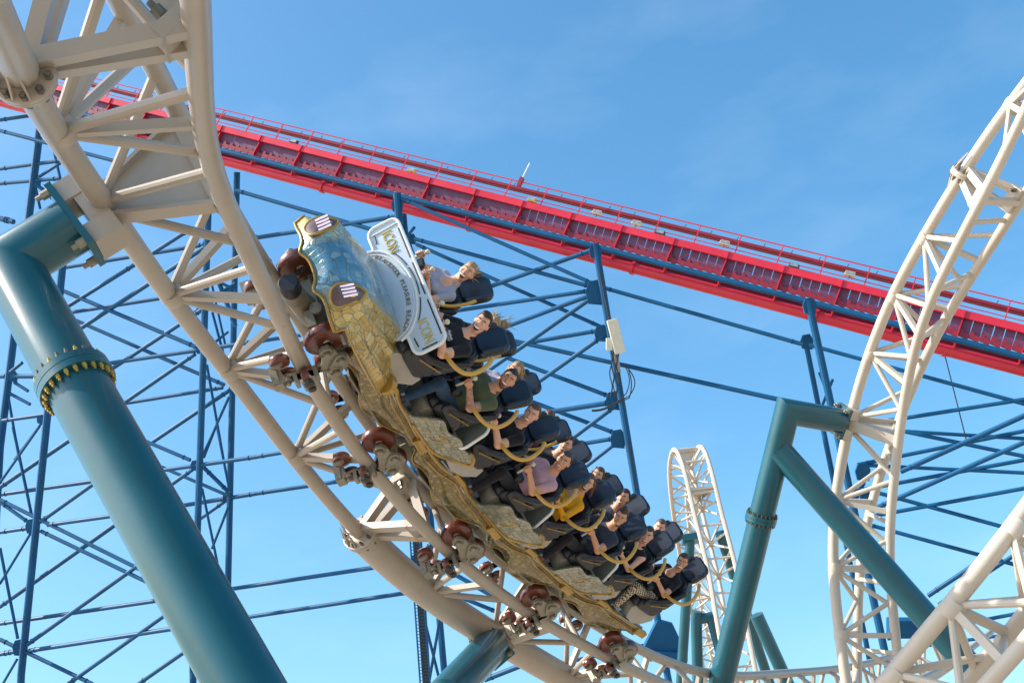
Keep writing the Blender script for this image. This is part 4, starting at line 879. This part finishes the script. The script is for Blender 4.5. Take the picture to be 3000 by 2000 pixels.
def rotm(yaw, pitch, roll=0):
    a = Matrix.Rotation(yaw, 3, 'Z') @ Matrix.Rotation(pitch, 3, 'X') @ Matrix.Rotation(roll, 3, 'Y'); return np.array(a)
def rider(car, x, y, label, shirt, pants, skin=None, hair=None, style='short', yaw=30, pitch=8, roll=-28, mouth=.6, fem=False, sleeve='short', shoe=None, beard=False, vneck=False, tat=False, h=.007, lean=0, hands=((.135, .335, .31), (-.13, .335, .31)), glasses=False, watch=False, tuck=0.):
    """one seated figure; local origin at the hip"""
    skin = skin or SKIN; shoe = shoe or SHOEB
    W = .9 if fem else 1.0; f = Fig(); SK, SH, PA, SO, MO, TE, AR, LP, SL = range(9)
    mats = [skin, shirt, pants, shoe, MOUTH, TEETH, TAT if tat else skin, LIP, SOLE]
    sh = lambda xx, yy, zz: (xx+lean*max(0, zz)*.5, yy, zz)
    # trunk
    f.cone((-.085*W, 0, 0), (.085*W, 0, 0), .125, .125, PA, .04)
    f.cone(sh(-.055*W, -.02, .12), sh(.055*W, -.02, .12), .115*W, .115*W, SH, .05)
    f.cone(sh(-.085*W, -.06, .32), sh(.085*W, -.06, .32), .118*W, .118*W, SH, .06)
    f.cone(sh(-.15*W, -.085, .435), sh(.15*W, -.085, .435), .068, .068, SH, .05)
    f.cone(sh(0, -.085, .42), sh(0, -.075, .515), .10, .062, SH, .05)
    if fem:
        for s in (1, -1): f.ell(sh(s*.075, .055, .30), (.065, .06, .062), SH, .035)
    nk = A(*sh(0, -.07, .50)); Rm = rotm(R(-yaw), R(-pitch)*-1, R(roll)); yaw += 7; pitch -= 13; Rm = rotm(R(-yaw), R(pitch), R(roll)); hc = nk+A(0, 0, .09)+Rm@A(0, .03, .115)
    nr = .050 if fem else .058
    f.cone(nk-A(0, 0, .03), nk+(hc-nk)*.62, nr*1.05, nr, SK, .03)
    if vneck: f.ell(nk+A(0, .052, -.062), (.062, .05, .075), SK, .012)
    else: f.ell(nk+A(0, .012, -.008), (.062, .055, .024), SK, .012)
    hd = lambda a, b, c: hc+Rm@A(a, b, c)
    hs_ = .94 if fem else 1.0
    f.ell(hc+Rm@A(0, -.012, .018), (.074*hs_, .094*hs_, .098*hs_), SK, .02, Rm)
    f.ell(hd(0, .022, -.045), (.058*hs_, .070*hs_, .070), SK, .03, Rm)
    f.ell(hd(0, .050, -.095), (.030, .030, .025), SK, .025, Rm)                      # chin
    for s in (1, -1):
        f.ell(hd(s*.040, .058, -.028), (.026, .025, .026), SK, .02, Rm)              # cheeks
        f.ell(hd(s*.030, .074, .032), (.026, .010, .009), SK, .014, Rm)              # brow
        f.ell(hd(s*.078*hs_, -.008, -.012), (.010, .020, .032), SK, .008, Rm)        # ears
    f.cone(hd(0, .086, .012), hd(0, .108, -.026), .009, .014, SK, .012)
    f.ell(hd(0, .098, -.031), (.019, .012, .010), SK, .008, Rm)
    if False:
        mc = hd(0, .088, -.066-.008*mouth); mr = (.028, .030, .007+.012*mouth)
        def mm(C): q = (C-mc)@Rm; return np.where(q[:, 2] > .30*mr[2], TE, MO)
        f.ell(hd(0, .080, -.066-.008*mouth), (.040, .020, .013+.014*mouth), LP, .006, Rm)
        f.ell(mc, mr, mm, .004, Rm, sub=True)
    f.ell(hd(0, .078, -.068), (.030, .014, .014), SK, .012, Rm)
    def paint(C, idx):                                                 # lips, teeth and open mouth in head coordinates
        q = (C-hc)@Rm; xx = q[:, 0]; zz_ = q[:, 2]+.068+.004*mouth-9.*xx*xx*min(1, mouth*1.5); fr_ = q[:, 1] > .045
        wl_, hl_ = .022+.014*mouth, .006+.016*mouth
        e_ = (xx/wl_)**2+(zz_/hl_)**2; lp_ = (xx/(wl_+.006))**2+(zz_/(hl_+.006))**2
        idx = np.where(fr_ & (lp_ < 1), LP, idx)
        if mouth > .15: idx = np.where(fr_ & (e_ < 1), np.where(zz_ > hl_*(.15 if mouth > .7 else -.3), TE, MO), idx)
        return idx
    f.paint = paint
    # arms and hands
    for s, hp in ((1, hands[0]), (-1, hands[1])):
        S0 = A(*sh(s*.185*W, -.075, .435)); Hd = A(hp[0], hp[1]-.06, hp[2]-.01); d = Hd-S0; L1, L2 = .28, .25; D = min(np.linalg.norm(d), L1+L2-.01); a_ = (L1*L1-L2*L2+D*D)/(2*D); hh = math.sqrt(max(0, L1*L1-a_*a_))
        pole = unit(A(s*.75, -.15, -.9)); u_ = unit(d); pl_ = unit(pole-u_*(pole@u_)); El = S0+u_*a_+pl_*hh; Wr = S0+u_*D
        ar = .046 if fem else .056
        m1 = (SH, {'short': (.62, AR), 'long': None, 'none': None}[sleeve])
        if sleeve == 'none': f.cone(S0, El, ar*.95, ar*.78, AR, .02)
        else: f.cone(S0, El, ar*1.12, ar*(.9 if sleeve == 'short' else .92), SH, .025, m1[1])
        fa = SH if sleeve == 'long' else AR
        f.cone(El, Wr, ar*.82, .028 if fem else .032, fa, .015)
        fd = unit(Wr-El); tgt = A(*hp)
        # palm lies against the upright handle, fingers wrap round it
        out_d = A(s*.9, .25, 0); Pm = tgt+A(s*.012, -.032, -.004)
        f.ell(Pm+A(s*.010, -.008, 0), (.026, .034, .042), SK, .012); f.cone(Wr, Pm, .026, .027, SK, .015)
        for k in range(4):
            z = .031-.0215*k; ln = (.9, 1., .96, .8)[k]; r_ = .0098
            b0 = Pm+A(s*.024, .018, z); b1 = b0+A(-s*.004, .038*ln, -.002); b2 = b1+A(-s*.032*ln, .010, 0); b3 = b2+A(-s*.010, -.024*ln, 0)
            f.cone(b0, b1, r_*1.05, r_, SK, .004); f.cone(b1, b2, r_, r_*.95, SK, .004); f.cone(b2, b3, r_*.95, r_*.8, SK, .004)
        t0 = Pm+A(-s*.012, .0, .022); t1 = t0+A(-s*.022, .026, .018); t2 = t1+A(-s*.004, .028, .010)
        f.cone(t0, t1, .0135, .0115, SK, .006); f.cone(t1, t2, .0112, .0095, SK, .004)
    # legs
    for s in (1, -1):
        hp_ = A(s*.085, .03, -.005); kn = A(s*.12, .45-.15*tuck, .03+.05*tuck); an = A(s*.125, .40+.03*s-.22*tuck, -.36)
        f.cone(hp_, kn, .094*W, .066, PA, .03); f.cone(kn, an, .064, .046, PA, .02)
        f.cone(an+A(0, .0, -.02), an+A(0, .0, -.055), .045, .043, SO, .008)
        f.cone(an+A(0, -.025, -.062), an+A(s*.01, .15, -.070), .042, .034, SO, .015)
        f.cone(an+A(0, -.03, -.088), an+A(s*.01, .155, -.088), .030, .026, SL, .004)
    me = f.mesh('person', h, mats)
    p = link('person', me); M = car.matrix_world @ Matrix.Translation((x, y+.04, HIPZ+.03)) @ Matrix.Scale(1.13, 4); p.matrix_world = M; tag(p, label, 'person', 'riders on the coaster train')
    # eyes
    for s in (1, -1):
        b = MB(); c = hd(s*.031, .0785, .006); ax = Rm@A(0, 1, .0)
        b.tube([c+ax*.0065-Rm@A(.0105, 0, .001), c+ax*.0105-Rm@A(.004, 0, -.0015), c+ax*.0105+Rm@A(.004, 0, .0015), c+ax*.0065+Rm@A(.0105, 0, -.001)], [.002, .0048, .0048, .002], 8, mi=0); b.lathe([(.0046, .0105), (.0046, .0152), (.002, .0158)], c, ax, 8, mi=1)
        link('eye', b.mesh('eye', [EYEW, IRIS]), p)
        b = MB(); b.tube([hd(s*.012, .092, .028), hd(s*.032, .088, .036), hd(s*.052, .070, .028)], .0048, 6); link('eyebrow', b.mesh('eyebrow', hair if hair else H_BR), p)
    # hair
    if hair:
        g = Fig(); g.ell(hd(0, -.018, .026), (.084*hs_, .102*hs_, .106*hs_), 0, .02, Rm)
        if style == 'quiff': g.ell(hd(0, .045, .105), (.055, .05, .035), 0, .03, Rm)
        if style == 'bun': g.ell(hd(0, .02, .135), (.04, .045, .04), 0, .03, Rm)
        if style in ('tail', 'long', 'wild'):
            rs = np.random.default_rng(abs(hash(label)) % 1000)
            if style == 'tail':
                for k in range(3): g.cone(hd(.0, -.09, .03), hd(rs.uniform(-.05, .12), -.20-rs.uniform(0, .06), rs.uniform(.0, .12)), .026, .006, 0, .015)
            if style == 'long':
                for s in (1, -1):
                    for k in range(5): g.cone(hd(s*.078, -.01-.015*k, .01), hd(s*(.09+.02*rs.random()), -.06-.02*k, -.15-.03*rs.random()), .024, .008, 0, .015)
            sb = MB()                                                  # loose strands blown back
            for k in range({'tail': 60, 'long': 45, 'wild': 130}[style]):
                a_ = rs.uniform(-1.7, 1.7) if style != 'tail' else rs.normal(0, .5); z0 = rs.uniform(-.03, .10); st = hd(.075*math.sin(a_), -.085+.05*abs(math.sin(a_)), z0)
                dv = Rm@A(.22*math.sin(a_)+rs.normal(0, .10), -.8+rs.normal(0, .10), (.45 if style == 'wild' else .15 if style == 'tail' else -.6)+rs.normal(0, .12)); ln = rs.uniform(.07, .15 if style != 'wild' else .22); cv = rs.normal(0, .016, 3)
                sb.tube([st, st+dv*ln*.4+cv*.3, st+dv*ln*.75+cv, st+dv*ln+cv*2], [.007, .006, .004, .0015], 5)
            link('hair_strands', sb.mesh('hair_strands', hair), p)
        if style == 'tied': g.ell(hd(0, -.115, .035), (.035, .035, .035), 0, .03, Rm)
        fem_line = .05 if fem else .055
        def cut(Pg):
            q = (Pg-hc)@Rm; face = np.minimum(q[..., 1]-(.012 if style != 'short' else .005)-.10*np.clip(q[..., 2]-.02, 0, .05), (fem_line+.018)-q[..., 2]+.15*np.abs(q[..., 0]))   # in front of the ears and below the hairline
            low = -q[..., 2]-.045 if style in ('short', 'quiff', 'bun', 'tied') else -q[..., 2]-.35
            return np.maximum(face, low)
        link('hair', g.mesh('hair', .008, [hair], cut), p)
    if beard:
        g = Fig(); g.ell(hd(0, .022, -.050), (.0615, .0735, .0735), 0, .01, Rm); g.ell(hd(0, .050, -.097), (.034, .034, .028), 0, .02, Rm)
        def cut2(Pg):
            q = (Pg-hc)@Rm; a1 = q[..., 2]+.045-.5*np.clip(np.abs(q[..., 0])-.035, 0, 1); mo = .012-np.sqrt((q[..., 0]/3.2)**2+((q[..., 2]+.072)/1.9)**2+0*q[..., 1]); mo = np.where(q[..., 1] > .04, mo, -1)
            return np.maximum(np.maximum(a1, mo), -q[..., 1]-.015)
        link('beard', g.mesh('beard', .007, [H_ST], cut2), p)
    if glasses or watch:
        b = MB(); wp = A(hands[0][0], hands[0][1]-.11, hands[0][2]-.035); b.lathe([(.030, -.012), (.036, -.010), (.036, .010), (.030, .012)], wp, unit(A(-.1, .9, .35)), 14); link('watch', b.mesh('watch', SHOEB), p)
    return p
def who(row, near): return cars[row//2], (LAT if near else -LAT), ROWY[row % 2]-.03
def R_(row, near, label, shirt, pants, **k): return rider(*who(row, near), label, shirt, pants, tuck=(1.5 if row == 0 else 1.) if row % 2 == 0 else 0., **k)
p1 = R_(0, False, 'laughing woman in a grey lilac tee, top seat of the lead car', C_GREY, C_DARK, skin=SKIN2, hair=H_BL, style='tail', fem=True, yaw=26, pitch=12, mouth=1., vneck=True, lean=.12, watch=True)
p2 = R_(0, True, 'man in a black printed tee with dark quiff, mouth wide open, behind the lettered plate', C_BLK, C_DARK, skin=SKIN2, hair=H_DK, style='quiff', yaw=26, pitch=6, roll=-32, mouth=1., watch=True, lean=.14)
R_(1, False, 'rider with wild fair hair half hidden behind the man in the printed tee', C_BLK, C_JEAN, hair=H_BL, style='wild', fem=True, yaw=20, h=.012)
R_(1, True, 'bearded man in an olive polo with tattooed forearm and blue jeans', C_OLIVE, C_JEAN, hair=H_DK, beard=True, tat=True, yaw=32, pitch=14, mouth=.9, lean=.16)
R_(2, False, 'fair rider whose face peeps out just left of the olive polo', C_GREY, C_DARK, skin=SKIN2, hair=H_BL, style='long', fem=True, yaw=24, h=.012, lean=.2)
R_(2, True, 'smiling man in a plain black tee with short brown hair', C_BLK, C_DARK, skin=SKIN2, hair=H_GI, style='short', yaw=36, pitch=4, mouth=.5, lean=.12)
R_(3, False, 'rider peeping from behind the shoulder of the plain black tee', C_MAR, C_DARK, hair=H_GI, style='long', fem=True, yaw=26, h=.012, lean=.22)
R_(3, True, 'man in a pink checked shirt with pursed mouth and brown boots', C_PINK, C_DARK, hair=H_BR, yaw=30, pitch=6, mouth=.25, shoe=BOOT, watch=True, lean=.1)
R_(4, False, 'dark haired man squeezed behind the pink shirt', C_BLK, C_JEAN, skin=SKIN2, hair=H_DK, yaw=28, h=.012, lean=.2)
R_(4, True, 'woman in a mustard yellow jumper and auburn hair', C_YEL, C_DARK, skin=SKIN2, hair=H_GI, style='long', fem=True, sleeve='long', vneck=True, yaw=34, pitch=8, mouth=.8)
R_(5, False, 'rider mostly hidden behind the mustard jumper', C_BLK, C_DARK, hair=H_BR, style='long', fem=True, yaw=20, h=.012)
R_(5, True, 'man in a slate tee with moustache and swept-up hair', C_SLATE, C_DARK, hair=H_BR, style='bun', beard=True, yaw=38, pitch=2, mouth=.2, shoe=BOOT)
R_(6, False, 'rider hidden behind the slate tee', C_SLATE, C_DARK, hair=H_DK, yaw=20, h=.012)
R_(6, True, 'woman in a sleeveless black top with hair tied back', C_BLK, C_JEAN, skin=SKIN2, hair=H_BR, style='tied', fem=True, sleeve='none', yaw=34, pitch=6, mouth=.4)
R_(7, False, 'grinning balding man leaning in behind the sleeveless black top', C_MAR, C_DARK, skin=SKIN2, hair=H_ST, beard=True, yaw=34, mouth=.6, h=.011, lean=.2)
R_(7, True, 'woman in a black V-neck and checked trousers on the last seat', C_BLK, C_CHK, hair=H_BR, style='tied', fem=True, vneck=True, yaw=34, pitch=6, mouth=.7)
# small script print on the black tee
b = MB()
for k, (z, n_) in enumerate(((.345, 9), (.318, 6))):
    b.tube([A(.02+.13*q/(n_*3)-.0*k, .082-.14*max(0, .02+.13*q/(n_*3)-.08), z+.010*math.sin(q*1.9+k)) for q in range(n_*3)], .0035, 5)
link('shirt_print', b.mesh('shirt_print', WHITE), p2)
#@@TRAIN<
for o in bpy.data.objects:
    for k in ('_org', 'kind_'):
        if k in o.keys(): del o[k]
